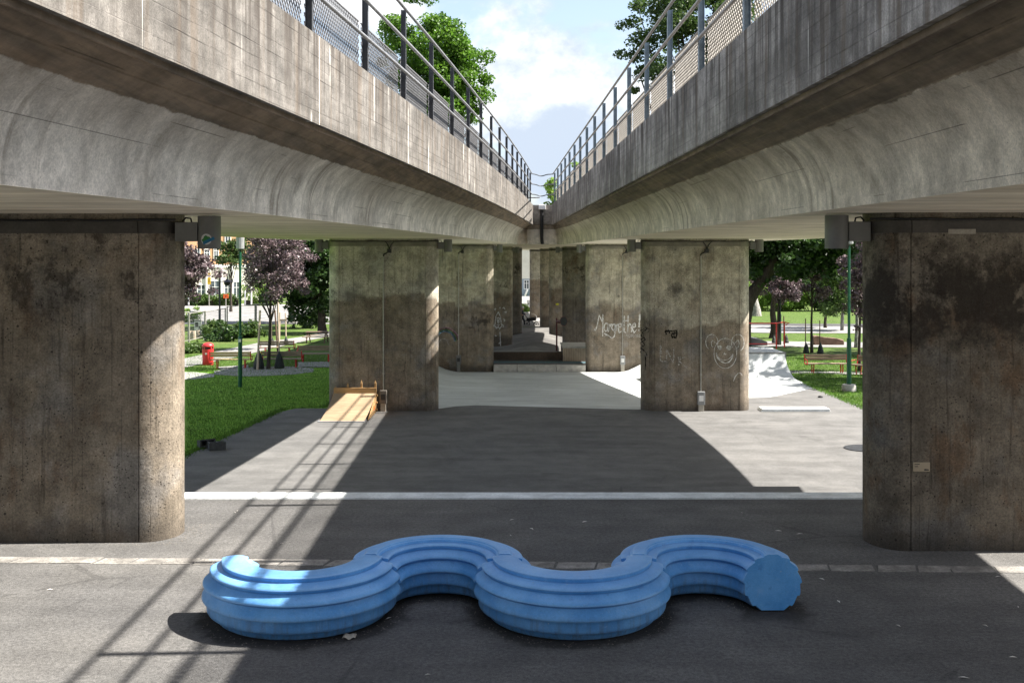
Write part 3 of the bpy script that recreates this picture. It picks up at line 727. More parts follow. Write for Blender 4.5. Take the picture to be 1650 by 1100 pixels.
# ------------------------------------------------------------------ pier lamps, conduits, plaque
def pier_lamp(label, x, y, s, sticker=False, reach=.305):
    z0 = ZS
    t = thing('pier_lamp', label, 'lamp', (x, y, ZS), 'grey cylinder lamps under the viaduct')
    mb = MB(); mb.lathe([(.118,-.02),(.135,-.022),(.137,-.03),(.137,-.41),(.132,-.418),(.12,-.418),(.118,-.38)], 28, (x,y,z0)); mb.build('housing', m_lamp, t, smooth=35)
    mb = MB(); mb.lathe([(.112,-.385),(.112,-.377)], 24, (x,y,z0)); mb.build('lens', m_frame, t)
    mb = MB(); mb.box(*sorted((x+s*.12, x+s*reach)), y-.09, y+.09, z0-.33, z0-.10); mb.build('bracket', m_lamp, t, bevel=.006)
    mb = MB(); mb.tube([(x+s*.20,y-.05,z0-.10),(x+s*.21,y-.05,z0-.055),(x+s*.27,y-.05,z0-.045),(x+s*.31,y-.05,z0-.09)], .011, 6); mb.build('cable', m_black, t, smooth=60)
    if sticker:
        def patch(name, m, poly, rr):
            mb = MB(); us = np.linspace(min(u for u,_ in poly)+1e-4, max(u for u,_ in poly)-1e-4, 26); col = []
            for u in us:
                vs = []
                for (ua,va),(ub,vb) in zip(poly, poly[1:]+poly[:1]):
                    if (ua-u)*(ub-u) < 0: vs.append(va+(vb-va)*(u-ua)/(ub-ua))
                col += [(x+rr*math.sin(u/rr), y-rr*math.cos(u/rr), min(vs)), (x+rr*math.sin(u/rr), y-rr*math.cos(u/rr), max(vs))]
            mb.add(col, [(2*i,2*i+2,2*i+3,2*i+1) for i in range(25)])
            h = [c for c in kids(t) if c.name.startswith('housing')][0]
            mb.build(name, m, h, org=h['_o'], fix=False)
        cz = z0-.305
        patch('sticker_disc', m_stkW, [(-.0+.066*math.cos(a*math.pi/12), cz+.066*math.sin(a*math.pi/12)) for a in range(24)], .1382)
        patch('sticker_green_shape', m_stkG, [(-.06,cz-.008),(-.035,cz+.01),(-.025,cz+.035),(-.005,cz+.048),(.012,cz+.04),(.02,cz+.03),(.035,cz+.035),(.05,cz+.015),(.02,cz-.02),(-.045,cz-.03)], .1390)
        patch('sticker_blue_strip', m_stkB, [(-.045,cz-.032),(-.03,cz-.068),(.105,cz+.0),(.09,cz+.032)], .1398)
    return t
P_ = [(pL1,'near left pier'),(pR1,'near right pier'),(pL2,'second left pier beside the wooden ramp'),(pR2,'second right pier with the chalk face'),(pL3,'left pier with the chalk rainbow'),(pR3,'right pier with the chalk name'),(pL4,'left pier with the chalk rocket'),(pR4,'far right pier behind the timber box')]
for o, nm in P_:
    x0, x1, yf, th = o['_x']; y = yf+th/2
    left = o in (pL1, pL2, pL3, pL4)
    inner = x1+.31 if left else x0-.31; outer = x0-.31 if left else x1+.31
    far_ = o in (pL1, pR1)
    if far_: inner += .085 if left else -.07
    if o is pL1: pier_lamp('grey cylinder lamp with a round green and blue sticker on the near left pier', inner, y-.25, -1, True, .39)
    else: pier_lamp('grey cylinder lamp on the inner end of the ' + nm, inner, y-.15, -1 if left else 1, reach=.375 if far_ else .305)
    if o in (pL2, pR2): pier_lamp('grey cylinder lamp on the outer end of the ' + nm, outer, y-.15, 1 if left else -1)
def wall_conduit(label, o, pxx, pyt, pyb, pbt, pbb, boxm, plinth, lab_px):
    yf = o['_x'][2]; x = LX(pxx, yf); zt, zb_ = LZ(pyt, yf), LZ(pyb, yf); zg = LZ(pbb, yf)
    t = thing('cable_conduit', label, 'conduit', (x, yf, zg), 'conduits running down the piers')
    mb = MB(); mb.tube([(x,yf-.03,zb_),(x,yf-.03,zt)], .022, 10)
    for k in range(4): mb.box(x-.035,x+.035,yf-.06,yf,zb_+(zt-zb_)*(.12+.27*k),zb_+(zt-zb_)*(.12+.27*k)+.03)
    mb.build('pipe', m_pipe, t, smooth=50)
    mb = MB(); mb.tube([(x,yf-.03,zt),(x+.01,yf-.035,zt+.06),(x+.13,yf-.05,zt+.12),(x+.19,yf-.05,zt+.2),(x+.19,yf-.05,3.62)], .02, 8)
    mb.tube([(x+.19,yf-.05,3.58),(x+.15,yf-.05,3.72),(x+.06,yf-.05,3.835),(x-.5,yf-.045,3.85)], .014, 6)
    mb.tube([(x+.19,yf-.05,3.58),(x+.24,yf-.05,3.72),(x+.34,yf-.05,3.835),(x+.8,yf-.045,3.85)], .014, 6)
    mb.build('cable', m_black, t, smooth=60)
    mb = MB(); mb.box(x+.12,x+.25,yf-.075,yf,3.47,3.60); mb.build('junction_box', m_lampD, t, bevel=.008)
    zm = LZ(pbt, yf)
    mb = MB(); mb.box(x-.115,x+.115,yf-.15,yf,zb_-.42,zb_); bx = mb.build('meter_box', boxm, t, bevel=.012)
    mb = MB(); mb.box(x-.07,x+.07,yf-.154,yf-.150,zb_-.30,zb_-.12); mb.build('label_plate', m_frame if boxm is m_boxg else m_lampD, bx, org=bx['_o'])
    mb = MB(); mb.box(x-.085,x+.085,yf-.12,yf,zg-.1,zb_-.42); mb.build('plinth', plinth, t, bevel=.008)
wall_conduit('zinc conduit with a brown meter box beside the wooden ramp', pL2, 618, 413, 628, 648, 664, m_box, m_plinth, 0)
wall_conduit('zinc conduit with a grey meter box left of the chalk face', pR2, 1129, 412, 630, 648, 664, m_boxg, m_plinth, 0)
wall_conduit('dim conduit with a dark meter box beside the chalk rainbow', pL3, 739, 409, 572, 585, 598, m_lamp, m_lamp, 0)
wall_conduit('pale conduit running down through the chalk name', pR3, 1003, 411, 573, 587, 600, m_boxg, m_plinth, 0)
# long cable on top of each band
for o, nm in P_[:6]:
    x0, x1, yf, th = o['_x']
    mb = MB(); mb.tube([(x0-.05,yf+.1,3.85),(x0+.3,yf-.04,3.845)]+[(x0+.3+(x1-x0-.6)*k/10,yf-.045,3.842+.006*math.sin(k*2.1)) for k in range(11)]+[(x1+.02,yf+.1,3.85)], .015, 6)
    b = mb.build('cable_run', m_black, o, org=o['_o'], smooth=60)
x0 = LX(1471,12.58); x1_ = LX(1498,12.58)
t = thing('plaque', 'small beige plaque with two tiny lines of print on the near right pier', 'plaque', ((x0+x1_)/2,12.58,.93))
mb = MB(); mb.box(x0,x1_,12.568,12.581,.925,1.03); mb.build('plate', m_plaque, t, bevel=.002)
mb = MB(); mb.box(x0+.015,x0+.075,12.5665,12.5685,1.005,1.013); mb.box(x0+.015,x0+.055,12.5665,12.5685,.985,.991); mb.box(x0+.015,x0+.06,12.5665,12.5685,.97,.974); mb.build('print', m_ink, t)
mb = MB(); mb.prism([(x1_-.075,.945),(x1_-.06,.935),(x1_-.015,.938),(x1_-.015,.95),(x1_-.06,.955)],12.5663,12.5685,'y'); mb.build('emblem', m_ink, t)
mb = MB(); mb.box(LX(1528,12.55),LX(1572,12.55),12.545,12.5525,LZ(377,12.55),LZ(369,12.55)); tag(mb.build('torn_sticker', m_plinth, org=(5.2,12.55,3.7)), 'torn pale sticker on the steel band of the near right pier', 'sticker')
# ------------------------------------------------------------------ chalk drawings, each a mark on its pier
def strokes(name, o, lines, off, sc, w, m, eps=.006):
    yf = o['_x'][2]; mb = MB()
    for ln in lines:
        ww = w
        if isinstance(ln, tuple) and isinstance(ln[0], (int, float)) and len(ln) == 2 and isinstance(ln[1], list): ww, ln = ln
        P = []
        for cx, cy in ln:
            X = LX(off[0]+cx/sc, yf); P.append(Vector((X, 0, LZ(off[1]+cy/sc, yf))))
        Q = []
        for a, b in zip(P[:-1], P[1:]):
            k = max(1, int((b-a).length/.05))
            Q += [a.lerp(b, i/k) for i in range(k)]
        Q.append(P[-1]); n = len(Q)
        if n < 2: continue
        vs = []
        for i, p in enumerate(Q):
            d = (Q[min(i+1,n-1)]-Q[max(i-1,0)]); d.y = 0
            d = d.normalized() if d.length > 1e-6 else Vector((1,0,0))
            nn = Vector((-d.z, 0, d.x))*ww/2*(1+.35*math.sin(i*1.7+len(lines))+.25*math.sin(i*.61))
            for q in (p+nn, p-nn): vs.append((q.x, pier_surface(o, q.x)-eps, q.z))
        mb.add(vs, [(2*i,2*i+1,2*i+3,2*i+2) for i in range(n-1)])
    return mb.build(name, m, o, org=o['_o'], fix=False)
def ell(cx, cy, rx, ry, a0=0, a1=360, n=28):
    return [(cx+rx*math.cos(R(a0+(a1-a0)*k/n)), cy-ry*math.sin(R(a0+(a1-a0)*k/n))) for k in range(n+1)]
B4 = (950, 480); S4 = 6.346
strokes('chalk_name', pR3, [
 [(45,318),(62,332),(80,270),(100,172),(112,205),(125,240),(135,165),(136,280),(133,392)],
 [(188,262),(165,258),(150,280),(150,320),(165,342),(182,325),(188,290),(188,262),(190,345)],
 [(205,262),(206,342),(208,295),(222,268),(236,272)],
 [(258,265),(235,272),(226,310),(242,336),(256,312),(258,265),(260,360),(250,395),(230,412),(195,385),(150,362)],
 [(270,268),(272,342),(275,292),(290,266)],
 [(293,300),(325,292),(322,262),(300,262),(290,305),(303,356),(328,338)],
 [(355,182),(352,345),(370,352)], [(335,238),(388,230)],
 [(394,178),(390,346),(395,292),(410,262),(425,280),(429,348)],
 [(438,302),(470,292),(464,256),(446,262),(436,308),(453,358),(482,322)],
 (.07,[(515,165),(510,230),(505,298)]), (.07,[(498,328),(508,330)])], B4, S4, .045, m_chalk)
rr = random.Random(5)
strokes('chalk_flourish', pR3, [[(370+k*6, 380+14*math.sin(k*1.9)+rr.uniform(-4,4)) for k in range(26)], [(150+k*5, 385+10*math.sin(k*1.5)) for k in range(10)], [(400+k*8, 395+8*math.sin(k*2.3)) for k in range(16)]], B4, S4, .03, m_chalkF)
strokes('chalk_face', pR2, [
 ell(1250,452,62,80,-30,235), ell(1516,458,66,86,-70,215), ell(1388,565,116,153),
 ell(1330,507,22,21), ell(1423,509,22,21), ell(1332,510,9,9), ell(1425,512,9,9), ell(1330,505,14,12), ell(1423,508,13,13),
 [(1365,570),(1368,578),(1378,572),(1386,578),(1397,570)], [(1380,555),(1382,572)],
 [(1295,560),(1310,598),(1335,625),(1370,636),(1405,632),(1440,610),(1458,588),(1465,572)],
 (.035,[(1295,560),(1308,610),(1340,645),(1385,666),(1425,655),(1452,622),(1465,572)]),
 [(1285,460),(1262,428),(1245,450),(1246,490),(1262,500)], [(1485,460),(1520,428),(1530,462),(1520,500),(1500,512)],
 [(1470,850),(1490,800),(1520,765),(1548,770),(1560,790)]], B4, S4, .017, m_chalk)
strokes('chalk_letters', pR2, [(.05,[(725,482),(728,560),(724,642)]), [(722,648),(795,645)], [(786,535),(788,640)], (.035,[(790,530),(825,600),(856,666),(862,520)]), [(910,600),(913,690)], [(900,612),(925,600),(930,625),(910,640),(1000,720)], [(940,622),(975,600)]], B4, S4, .03, m_chalkF)
strokes('spray_tag', pR2, [[(768,352),(775,332),(788,328),(780,350),(786,376)], [(796,350),(808,322),(818,362)], [(832,330),(846,350),(838,385),(850,414)], [(850,340),(866,330),(862,380),(868,414)], [(882,345),(898,325),(892,370),(884,416)], [(842,368),(890,352)], [(858,400),(892,392)], [(770,340),(900,330)], [(845,395),(880,410)]], B4, S4, .03, m_spray)
strokes('spray_tag', pR2, [[(545+12*math.sin(k*1.3)+rr.uniform(-8,8), 312+k*9) for k in range(30)], [(555,345),(590,320),(575,300),(620,322),(595,355)], (.05,[(540,378),(552,385),(545,395)]), [(560,400),(575,430),(548,450),(570,480),(545,520),(580,560),(590,590)], [(576,600),(576,740),(545,740)]], B4, S4, .025, m_spray)
B3 = (700, 380); S3 = 4.785
for nm, r0, m in (('rainbow_pink',100,m_ckP),('rainbow_yellow',92,m_ckY),('rainbow_green',84,m_ckG),('rainbow_blue',75,m_ckB)):
    strokes('chalk_'+nm, pL3, [(.075,ell(84,812,r0,r0*1.03,5,175,30)), (.06,ell(84,812,r0-3,r0*1.0,0,120,20))], B3, S3, .07, m)
strokes('chalk_arc', pL3, [ell(70,850,38,58,10,150)], B3, S3, .02, m_chalkF)
strokes('chalk_rocket', pL4, [
 [(470,660),(474,620),(492,585),(508,620),(514,660),(514,680)], [(470,660),(468,682)], ell(492,640,9,10), ell(492,662,6,7),
 [(468,682),(458,690),(462,700)], [(514,680),(532,690),(528,704)], [(466,690),(480,715),(492,690),(503,718),(520,690)], [(478,684),(506,684)],
 [(470,575),(464,565),(476,560)], [(525,560),(535,552),(545,566)], [(540,590),(556,580),(550,596)], [(530,640),(545,650),(535,660)], [(505,560),(505,550)],
 [(505,740),(510,850)], [(465,765),(478,772)], [(495,830),(515,820)], (.06,[(480,700),(500,705)]), (.06,[(485,645),(488,670)])], B3, S3, .05, m_chalk)
strokes('red_mark', pL4, [(.12,ell(565,852,6,6)), ell(565,852,10,10)], B3, S3, .05, simple('red_chalk', (.35,.05,.04), .9))
mb = MB(); xx, zz_ = LX(898,83), LZ(490,83); mb.prism([(xx+.13*math.cos(a*math.pi/5), zz_+.08*math.sin(a*math.pi/5)) for a in range(10)], 82.985, 82.997, 'y'); mb.build('yellow_dot', m_ydot, pR5, org=pR5['_o'])
# ------------------------------------------------------------------ the blue bench sculpture
def bench():
    t = thing('sculpture_bench', 'blue wavy ribbed tube bench snaking across the asphalt', 'sculpture', (-.07,10.45,0))
    r0, zc, RR, Y0 = .299, .268, .645, 10.45
    prof = []                                              # (angle from top, radius): overlapping lips, mirrored left and right
    NL = 7
    def outline(shift):                                    # overlapping lips down both sides
        half = []
        for i in range(-1, NL+1):
            a0, a1 = math.pi*(i+shift)/NL, math.pi*(i+1+shift)/NL
            for q, rr_ in ((.02,.882),(.10,.886),(.24,.900),(.40,.924),(.52,.950),(.62,.977),(.72,.998),(.80,1.009),(.87,1.013),(.92,1.003),(.95,.968),(.975,.91)):
                a = a0+(a1-a0)*q
                if .03 < a < math.pi-.03:
                    if a < .30: rr_ = .99 + (rr_-.95)*.25
                    half.append((a, rr_*r0))
        return [(-a, r) for a, r in reversed(half)] + half
    outs = (outline(0), outline(.5))
    def ring(cx, phi, sc, full):
        ctr = Vector((cx+RR*math.cos(phi), Y0+RR*math.sin(phi), zc)); out = Vector((math.cos(phi), math.sin(phi), 0))
        pts = []
        for a, r in full:
            r = r*sc; p = ctr + out*(r*math.sin(a)) + Vector((0,0,r*math.cos(a)))
            if p.z < .012: p.z = .012
            pts.append(tuple(p))
        return pts
    for i, cx in enumerate((-2.005, -.715, .575, 1.865)):
        front = i % 2 == 0; g = .012
        n = 56; rings = []
        for k in range(n+1):
            u = k/n
            phi = (math.pi + g + (math.pi-2*g)*u) if front else (math.pi - g - (math.pi-2*g)*u)
            e = min(u, 1-u)*n
            sc = 1.0 if e > 1 else (.985 if e > .4 else .965)
            free = (i == 0 and k < 2) or (i == 3 and k > n-2)
            prof_ = outs[i % 2]
            if free: prof_ = [(a, .968*r0 + (r-.968*r0)*.5) for a, r in prof_]
            rings.append(ring(cx, phi, sc*(1.0 if front else .994), prof_))
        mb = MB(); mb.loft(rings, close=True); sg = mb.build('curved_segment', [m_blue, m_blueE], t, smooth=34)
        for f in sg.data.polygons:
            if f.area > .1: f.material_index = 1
bench()
# silt, pebbles and leaves gathered along the bench and the pier feet
mb = MB(); rnd = random.Random(11)
def bit(x, y, z, s):
    a = rnd.uniform(0, 6.28); k = 5
    top = [(x+s*rnd.uniform(.5,1)*math.cos(a+6.28*i/k), y+s*rnd.uniform(.5,1)*math.sin(a+6.28*i/k), z+.001) for i in range(k)]
    o = len(mb.v); mb.v += top + [(x+rnd.uniform(-.2,.2)*s, y, z+s*rnd.uniform(.3,.7))]
    mb.f += [(o+i, o+(i+1)%k, o+k) for i in range(k)]
for cx, front in ((-2.005,1),(-.715,0),(.575,1),(1.865,0)):
    for _ in range(170):
        a = rnd.uniform(math.pi, 2*math.pi) if front else rnd.uniform(.05, math.pi-.05)
        r = .645 + (rnd.choice((-1,1))*rnd.uniform(.16,.36) if not front else rnd.uniform(.18,.34))
        bit(cx+r*math.cos(a), 10.45+r*math.sin(a), 0, rnd.uniform(.003,.012))
for x0, x1, yf in ((-7.5,-4.05,12.95),(4.2,7.8,12.58)):
    for _ in range(260): bit(rnd.uniform(x0,x1), yf-abs(rnd.gauss(0,.09)), 0, rnd.uniform(.003,.012))
    xe = x1 if x0 < 0 else x0
    for _ in range(140): bit(xe+rnd.gauss(.05,.14)*(1 if x0 < 0 else -1), yf+rnd.uniform(-.1,.9), 0, rnd.uniform(.003,.013))
for _ in range(700): bit(rnd.uniform(-7,7), rnd.uniform(8.2,15), 0, rnd.uniform(.0025,.007))
tag(mb.build('grit', m_grit, fix=False), 'scattered grit and pebbles on the near asphalt', 'grit', kind='stuff')
mb = MB()
for _ in range(46):
    x, y = rnd.uniform(-6,6.5), rnd.uniform(8.6,14.6); a = rnd.uniform(0,6.28); L = rnd.uniform(.02,.05)
    c, s = math.cos(a)*L, math.sin(a)*L
    o = len(mb.v); mb.v += [(x-c,y-s,.004),(x+s*.3,y-c*.3,.012),(x+c,y+s,.005),(x-s*.3,y+c*.3,.010)]; mb.f += [(o,o+1,o+2,o+3)]
tag(mb.build('dry_leaves', m_offw, fix=False), 'small pale dry leaves and scraps lying on the near asphalt', 'litter', kind='stuff')
lf = GP(563,1027,0)
mb = MB(); mb.grid(lambda u, v: (lf.x-.06+.12*u, lf.y-.05+.1*v, .012+.03*math.sin(u*3.1)*math.sin(v*3.1)+.01*math.sin(u*9)), 8, 8)
tag(mb.build('dry_leaf', m_plinth, org=tuple(lf)), 'pale curled leaf lying in front of the blue bench', 'leaf')
# ------------------------------------------------------------------ timber ramp beside the pier
def ramp():
    xa, xb = -5.62, -4.30; ya, yb_ = 32.35, 34.35; zg = -1.556; zt = -.96
    t = thing('wooden_ramp', 'small plywood skate ramp leaning by the second left pier', 'ramp', (-5.0,33.4,zg))
    def z(u): return zg + .02 + (zt-zg-.02)*(u**1.35)
    n = 14
    def xs_(u): return xa-.12*(1-u), xb-.12*(1-u)
    mb = MB(); rings = []
    for k in range(n+1):
        u = k/n; y = ya+(yb_-ya)*u; l, r = xs_(u)
        rings.append([(l,y,z(u)),(r,y,z(u)),(r,y,z(u)-.018),(l,y,z(u)-.018)])
    mb.loft(rings, close=True); mb.build('ramp_surface', m_ply, t)
    for side in (0, 1):
        mb = MB(); pts = []
        for k in range(n+1):
            u = k/n; y = ya+.25+(yb_-ya-.25)*u; uu = (y-ya)/(yb_-ya); pts.append((y, z(uu)-.02))
        pts += [(yb_, zg+.004),(ya+.25, zg+.004)]
        x = xb-.005 if side else xa-.01
        mb.prism(pts, x-.022, x, 'x'); sp = mb.build('side_panel', m_pine, t)
        if side:
            mb = MB(); mb.box(x, x+.006, 33.75, 34.05, -1.42, -1.30); mb.build('stencil_mark', m_org, sp)
            mb = MB()
            for k in range(12):
                u = .12+.8*k/12; y = ya+(yb_-ya)*u; mb.box(x, x+.004, y-.02, y+.02, z(u)-.075, z(u)-.04)
            mb.build('fixing_holes', m_ink, sp)
    mb = MB(); mb.box(xa-.02,xb+.01,yb_-.01,yb_+.03,zt-.03,zt+.17); mb.build('back_board', m_pine, t, bevel=.004)
    mb = MB(); mb.box(xa-.16,xb-.10,ya-.05,ya+.10,zg+.002,zg+.022); mb.build('metal_lip', m_lip, t, bevel=.004)
    for k, x in enumerate((xa+.03, xa+.42, xa+.85, xb-.03)):
        mb = MB(); h = (.24,.34,.42,.42)[k]
        mb.add([(x-.03,yb_+.032,zg),(x+.03,yb_+.032,zg),(x+.03,yb_+.09,zg),(x-.03,yb_+.09,zg),(x-.03,yb_+.032,zt+h-.12),(x+.03,yb_+.032,zt+h-.12),(x+.03,yb_+.09,zt+h-.12),(x-.03,yb_+.09,zt+h-.12),(x,yb_+.06,zt+h)],
               [(0,3,2,1),(0,1,5,4),(1,2,6,5),(2,3,7,6),(3,0,4,7),(4,5,8),(5,6,8),(6,7,8),(7,4,8)])
        mb.build('stake', m_pine, t)
    mb = MB()
    for zz in (-1.5,-1.28,-1.05): mb.box(xb-.02,xb+.05,yb_-.06,yb_+.0,zz,zz+.05)
    mb.build('cleats', m_pine, t)
ramp()
# ------------------------------------------------------------------ small things on the skate floor
def cinder(label, loc, rz, tilt=0):
    mb = MB(); L, W, H = .42, .2, .2
    def hollow(x0, x1):
        return [(x0,-W/2+.035),(x1,-W/2+.035),(x1,W/2-.035),(x0,W/2-.035)]
    outer = [(-L/2,-W/2),(L/2,-W/2),(L/2,W/2),(-L/2,W/2)]
    # walls of a two-cell block
    for x0,x1,y0,y1 in ((-L/2,L/2,-W/2,-W/2+.035),(-L/2,L/2,W/2-.035,W/2),(-L/2,-L/2+.04,-W/2+.035,W/2-.035),(L/2-.04,L/2,-W/2+.035,W/2-.035),(-.02,.02,-W/2+.035,W/2-.035)):
        mb.box(x0,x1,y0,y1,0,H)
    mb.box(-L/2+.04,-.02,-W/2+.035,W/2-.035,0,.03); mb.box(.02,L/2-.04,-W/2+.035,W/2-.035,0,.03)
    o = mb.build('cinder_block', m_cinder); o.location = loc; o.rotation_euler = (tilt,0,rz)
    return tag(o, label, 'block', 'cinder blocks on the grass edge')
c = GP(347,726,-1.556)
cinder('dark hollow block standing on the asphalt edge by the grass', (c.x,c.y+.15,-1.555), R(25))
cinder('dark hollow block tipped over on the grass behind the other block', (c.x-.42,c.y+.55,-1.46), R(38), R(80))
x0, x1 = 2.08, 6.6
mb = MB(); mb.prism([(17.9,-1.6),(20.9,-1.6),(20.9,-1.05),(20.86,-1.02),(17.9,-1.02)], x0, x1, 'x')
tag(mb.build('skate_ledge', m_slab, org=(4,19,-1.56), bevel=.02), 'low concrete box on the skate floor just past the white edge', 'ledge')
mb = MB(); a = GP(1226,663,-1.556); b = GP(1338,663,-1.556); mb.prism([(a.x,-1.556),(a.x+.06,-1.47),(b.x-.02,-1.47),(b.x,-1.556)], a.y, a.y+.55, 'y')
tag(mb.build('white_curb', m_white, org=(a.x,a.y,-1.556), bevel=.01), 'long low white painted block on the floor beyond the second right pier', 'curb')
c = GP(1392,722,-1.556); mb = MB(); mb.lathe([(.5,0),(.5,.012),(.44,.02),(.40,.014),(.02,.018)], 32, (c.x,c.y,-1.556))  # flat dark disc lying on the floor
tag(mb.build('dark_floor_disc', m_lampD, org=tuple(c)), 'dark round disc on the floor half hidden by the near right pier', 'manhole')
c = GP(1322,640,-1.556); mb = MB(); mb.lathe([(.09,0),(.085,.03),(.03,.06)], 10, (c.x,c.y,-1.55))
tag(mb.build('stone', m_ink, org=tuple(c)), 'small dark stone alone on the pale skate floor', 'stone')
# concrete quarter pipe at the right
t = thing('quarter_pipe', 'pale concrete quarter pipe with a grey coping beyond the second right pier', 'ramp', (9.5,44,-1.56))
prof = [(42.6,-1.556)] + [(42.6+2.3*math.sin(a), -1.556+ .92*(1-math.cos(a))/(1-math.cos(1.3))) for a in np.linspace(.12,1.3,12)]
prof = [(y, z) for y, z in prof]
top = prof[-1]
mb = MB(); mb.prism(prof + [(top[0], -2.6),(42.6,-2.6)], 6.6, 11.25, 'x'); mb.build('curved_face', m_pale, t, smooth=30)
mb = MB(); mb.box(6.55,11.3,top[0]+.002,47.6,-2.6,top[1]+.0); mb.build('platform', m_pale, t, bevel=.01)
mb = MB(); mb.box(6.54,11.31,top[0]-.03,top[0]+.12,top[1]-.30,top[1]+.02); mb.build('coping', m_lamp, t, bevel=.02)
t = thing('safety_rail', 'red tube rail standing on the quarter pipe platform', 'rail', (LX(1250,46.6),46.6,-.64))
zp = top[1]; xL, xR = LX(1150,46.6), LX(1251,46.6)
mb = MB(); mb.tube([(xL,46.6,zp+1.1),(xR,46.6,zp+1.1)], .028, 8); mb.tube([(xL,46.6,zp+.22),(xR,46.6,zp+.22)], .02, 8); mb.build('crossbars', m_redm, t, smooth=60)
for x, y in ((xL,46.6),(xR,46.6),(LX(1264,47.4),47.4)):
    mb = MB(); mb.tube([(x,y,zp),(x,y,zp+1.12)], .03, 8); mb.build('post', m_redm, t, smooth=60)
mb = MB(); mb.tube([(xR,46.6,zp+1.1),(LX(1264,47.4),47.4,zp+1.1),(LX(1272,47.4),47.4,zp+1.05),(LX(1266,47.4),47.4,zp+.98)], .028, 8); mb.build('return_bar', m_redm, t, smooth=60)
a = GP(1210,557); b = GP(1237,557)
mb = MB(); mb.prism([(a.x-1,a.z-.05),(b.x,a.z-.05),(b.x,a.z+.26),(b.x-.3,a.z+.36),(a.x,a.z+.5),(a.x-1,a.z+.5)], a.y, a.y+2.2, 'y')
tag(mb.build('skate_box', m_slab, org=tuple(a), bevel=.03), 'grey skate box with a curved dark top behind the red rail', 'skate box')
# step, low wall and timber box under the far deck
mb = MB(); xx = -.9
for w in (1.15, 1.9, 2.4, 1.7): 
    if xx > 3.4: break
    mb.box(xx+.01, min(xx+w-.01, 3.56), 52.45, 52.86, -2.6, -1.935); xx += w
tag(mb.build('granite_step', m_kerb, org=(1.3,52.6,-2.2), bevel=.015), 'long pale stone step across the back of the pale skate floor', 'step')
t = thing('low_wall', 'low brown stained wall running behind the stone step', 'wall', (0,55.4,-1.95))
mb = MB(); mb.box(-4.6,3.6,55.3,55.55,-2.8,-1.56); mb.build('wall', m_brownw, t, bevel=.01)
mb = MB(); mb.box(-4.6,3.62,55.28,55.57,-1.558,-1.53); mb.build('capping', m_lamp, t)
t = thing('timber_box', 'raised box clad in pale vertical timber slats in front of a far pier', 'box', (LX(926,55),55,-1.95))
xa, xb = LX(907,54.6), LX(952,54.6)
mb = MB(); nsl = 16
for k in range(nsl): mb.box(xa+(xb-xa)*k/nsl+.006, xa+(xb-xa)*(k+1)/nsl-.006, 54.6+.004*(k%2), 54.66, -1.947, -1.30)
mb.build('slats', m_slat, t)
mb = MB(); mb.box(xa-.02,xb+.02,54.58,57.3,-1.298,-1.22); mb.build('top', m_kerb, t, bevel=.01)
mb = MB(); mb.box(xa+.01,xb-.01,54.665,57.2,-1.947,-1.30); mb.build('frame', m_brownw, t)
# red horn on a pole
t = thing('horn_post', 'dark red pole with a wide cone shaped horn in front of the far piers', 'horn', (LX(897,56.5),56.5,-2.6))
hx = LX(897,56.5); z0_ = LZ(512,56.5)
mb = MB(); mb.tube([(hx,56.5,-2.75),(hx,56.5,z0_)], .045, 10); mb.build('pole', m_dred, t, smooth=50)
hz = LZ(517,56.5); mb = MB(); A = Vector((hx+.02,56.45,hz-.03)); B = Vector((LX(907.5,56.5),56.0,hz+.02)); d = (B-A)
mb.tube([A,A+d*.3,A+d*.6,A+d*.85,B,B+d*.01], [.07,.09,.135,.19,.245,.25], 20); hn = mb.build('horn', m_dred, t, smooth=45)
mb = MB(); mb.tube([B+d*.005, B+d*.016], .228, 20); mb.build('mouth', m_black, hn)
mb = MB(); mb.tube([(hx,56.5,hz),(hx+.1,56.45,hz)], .03, 8); mb.build('clamp', m_dred, t)
# ------------------------------------------------------------------ lamp posts
def lantern_post(label, px, py, mat, h, thick, base=False, head=True, sticker=False):
    p = GP(px, py); t = thing('lamp_post', label, 'lamp post', tuple(p), 'green park lamp posts')
    mb = MB(); hl = 1.95
    mb.lathe([(thick*.5+.012,-.1),(thick*.5+.012,hl),(thick*.5,hl+.06),(thick*.36,hl+.08)], 14, tuple(p)); mb.build('lower_post', mat, t, smooth=40)
    mb = MB(); mb.lathe([(thick*.36,hl+.0),(thick*.34,h)], 12, tuple(p)); mb.build('upper_post', mat, t, smooth=40)
    if base:
        mb = MB(); mb.lathe([(.27,-.1),(.27,.20),(.24,.26),(.12,.27)], 16, tuple(p)); mb.build('concrete_base', m_kerb, t, smooth=30)
    if head:
        mb = MB(); mb.lathe([(.05,h),(.10,h+.02),(.10,h+.05),(.05,h+.06)], 14, tuple(p)); mb.build('collar', m_lampD, t, smooth=30)
        mb = MB(); mb.lathe([(.13,h+.05),(.165,h+.08),(.165,h+.56),(.14,h+.60),(.05,h+.61)], 12, tuple(p)); mb.build('lantern_glass', m_boxg, t)
        mb = MB(); mb.lathe([(.20,h+.61),(.20,h+.64),(.1,h+.76),(.03,h+.8)], 12, tuple(p)); mb.build('lantern_cap', m_lampD, t, smooth=30)
    if sticker:
        mb = MB(); mb.box(p.x-.05,p.x+.05,p.y-thick*.5-.02,p.y-thick*.5-.010,p.z+1.8,p.z+1.92); mb.build('sticker', m_frame, t)
lantern_post('green lamp post with a white sticker standing on the left lawn', 387, 624, m_green, 5.42, .145, sticker=True)
lantern_post('green lamp post on a round concrete foot on the right lawn', 1368, 630, m_green, 5.55, .15, base=True)
lantern_post('thin dark green lamp post behind the red safety rail', 1257, 556, m_greenD, 3.9, .14, head=False)
p = GP(354, 528); t = thing('street_lamp', 'black gooseneck street lamp behind the red bin', 'street lamp', tuple(p))
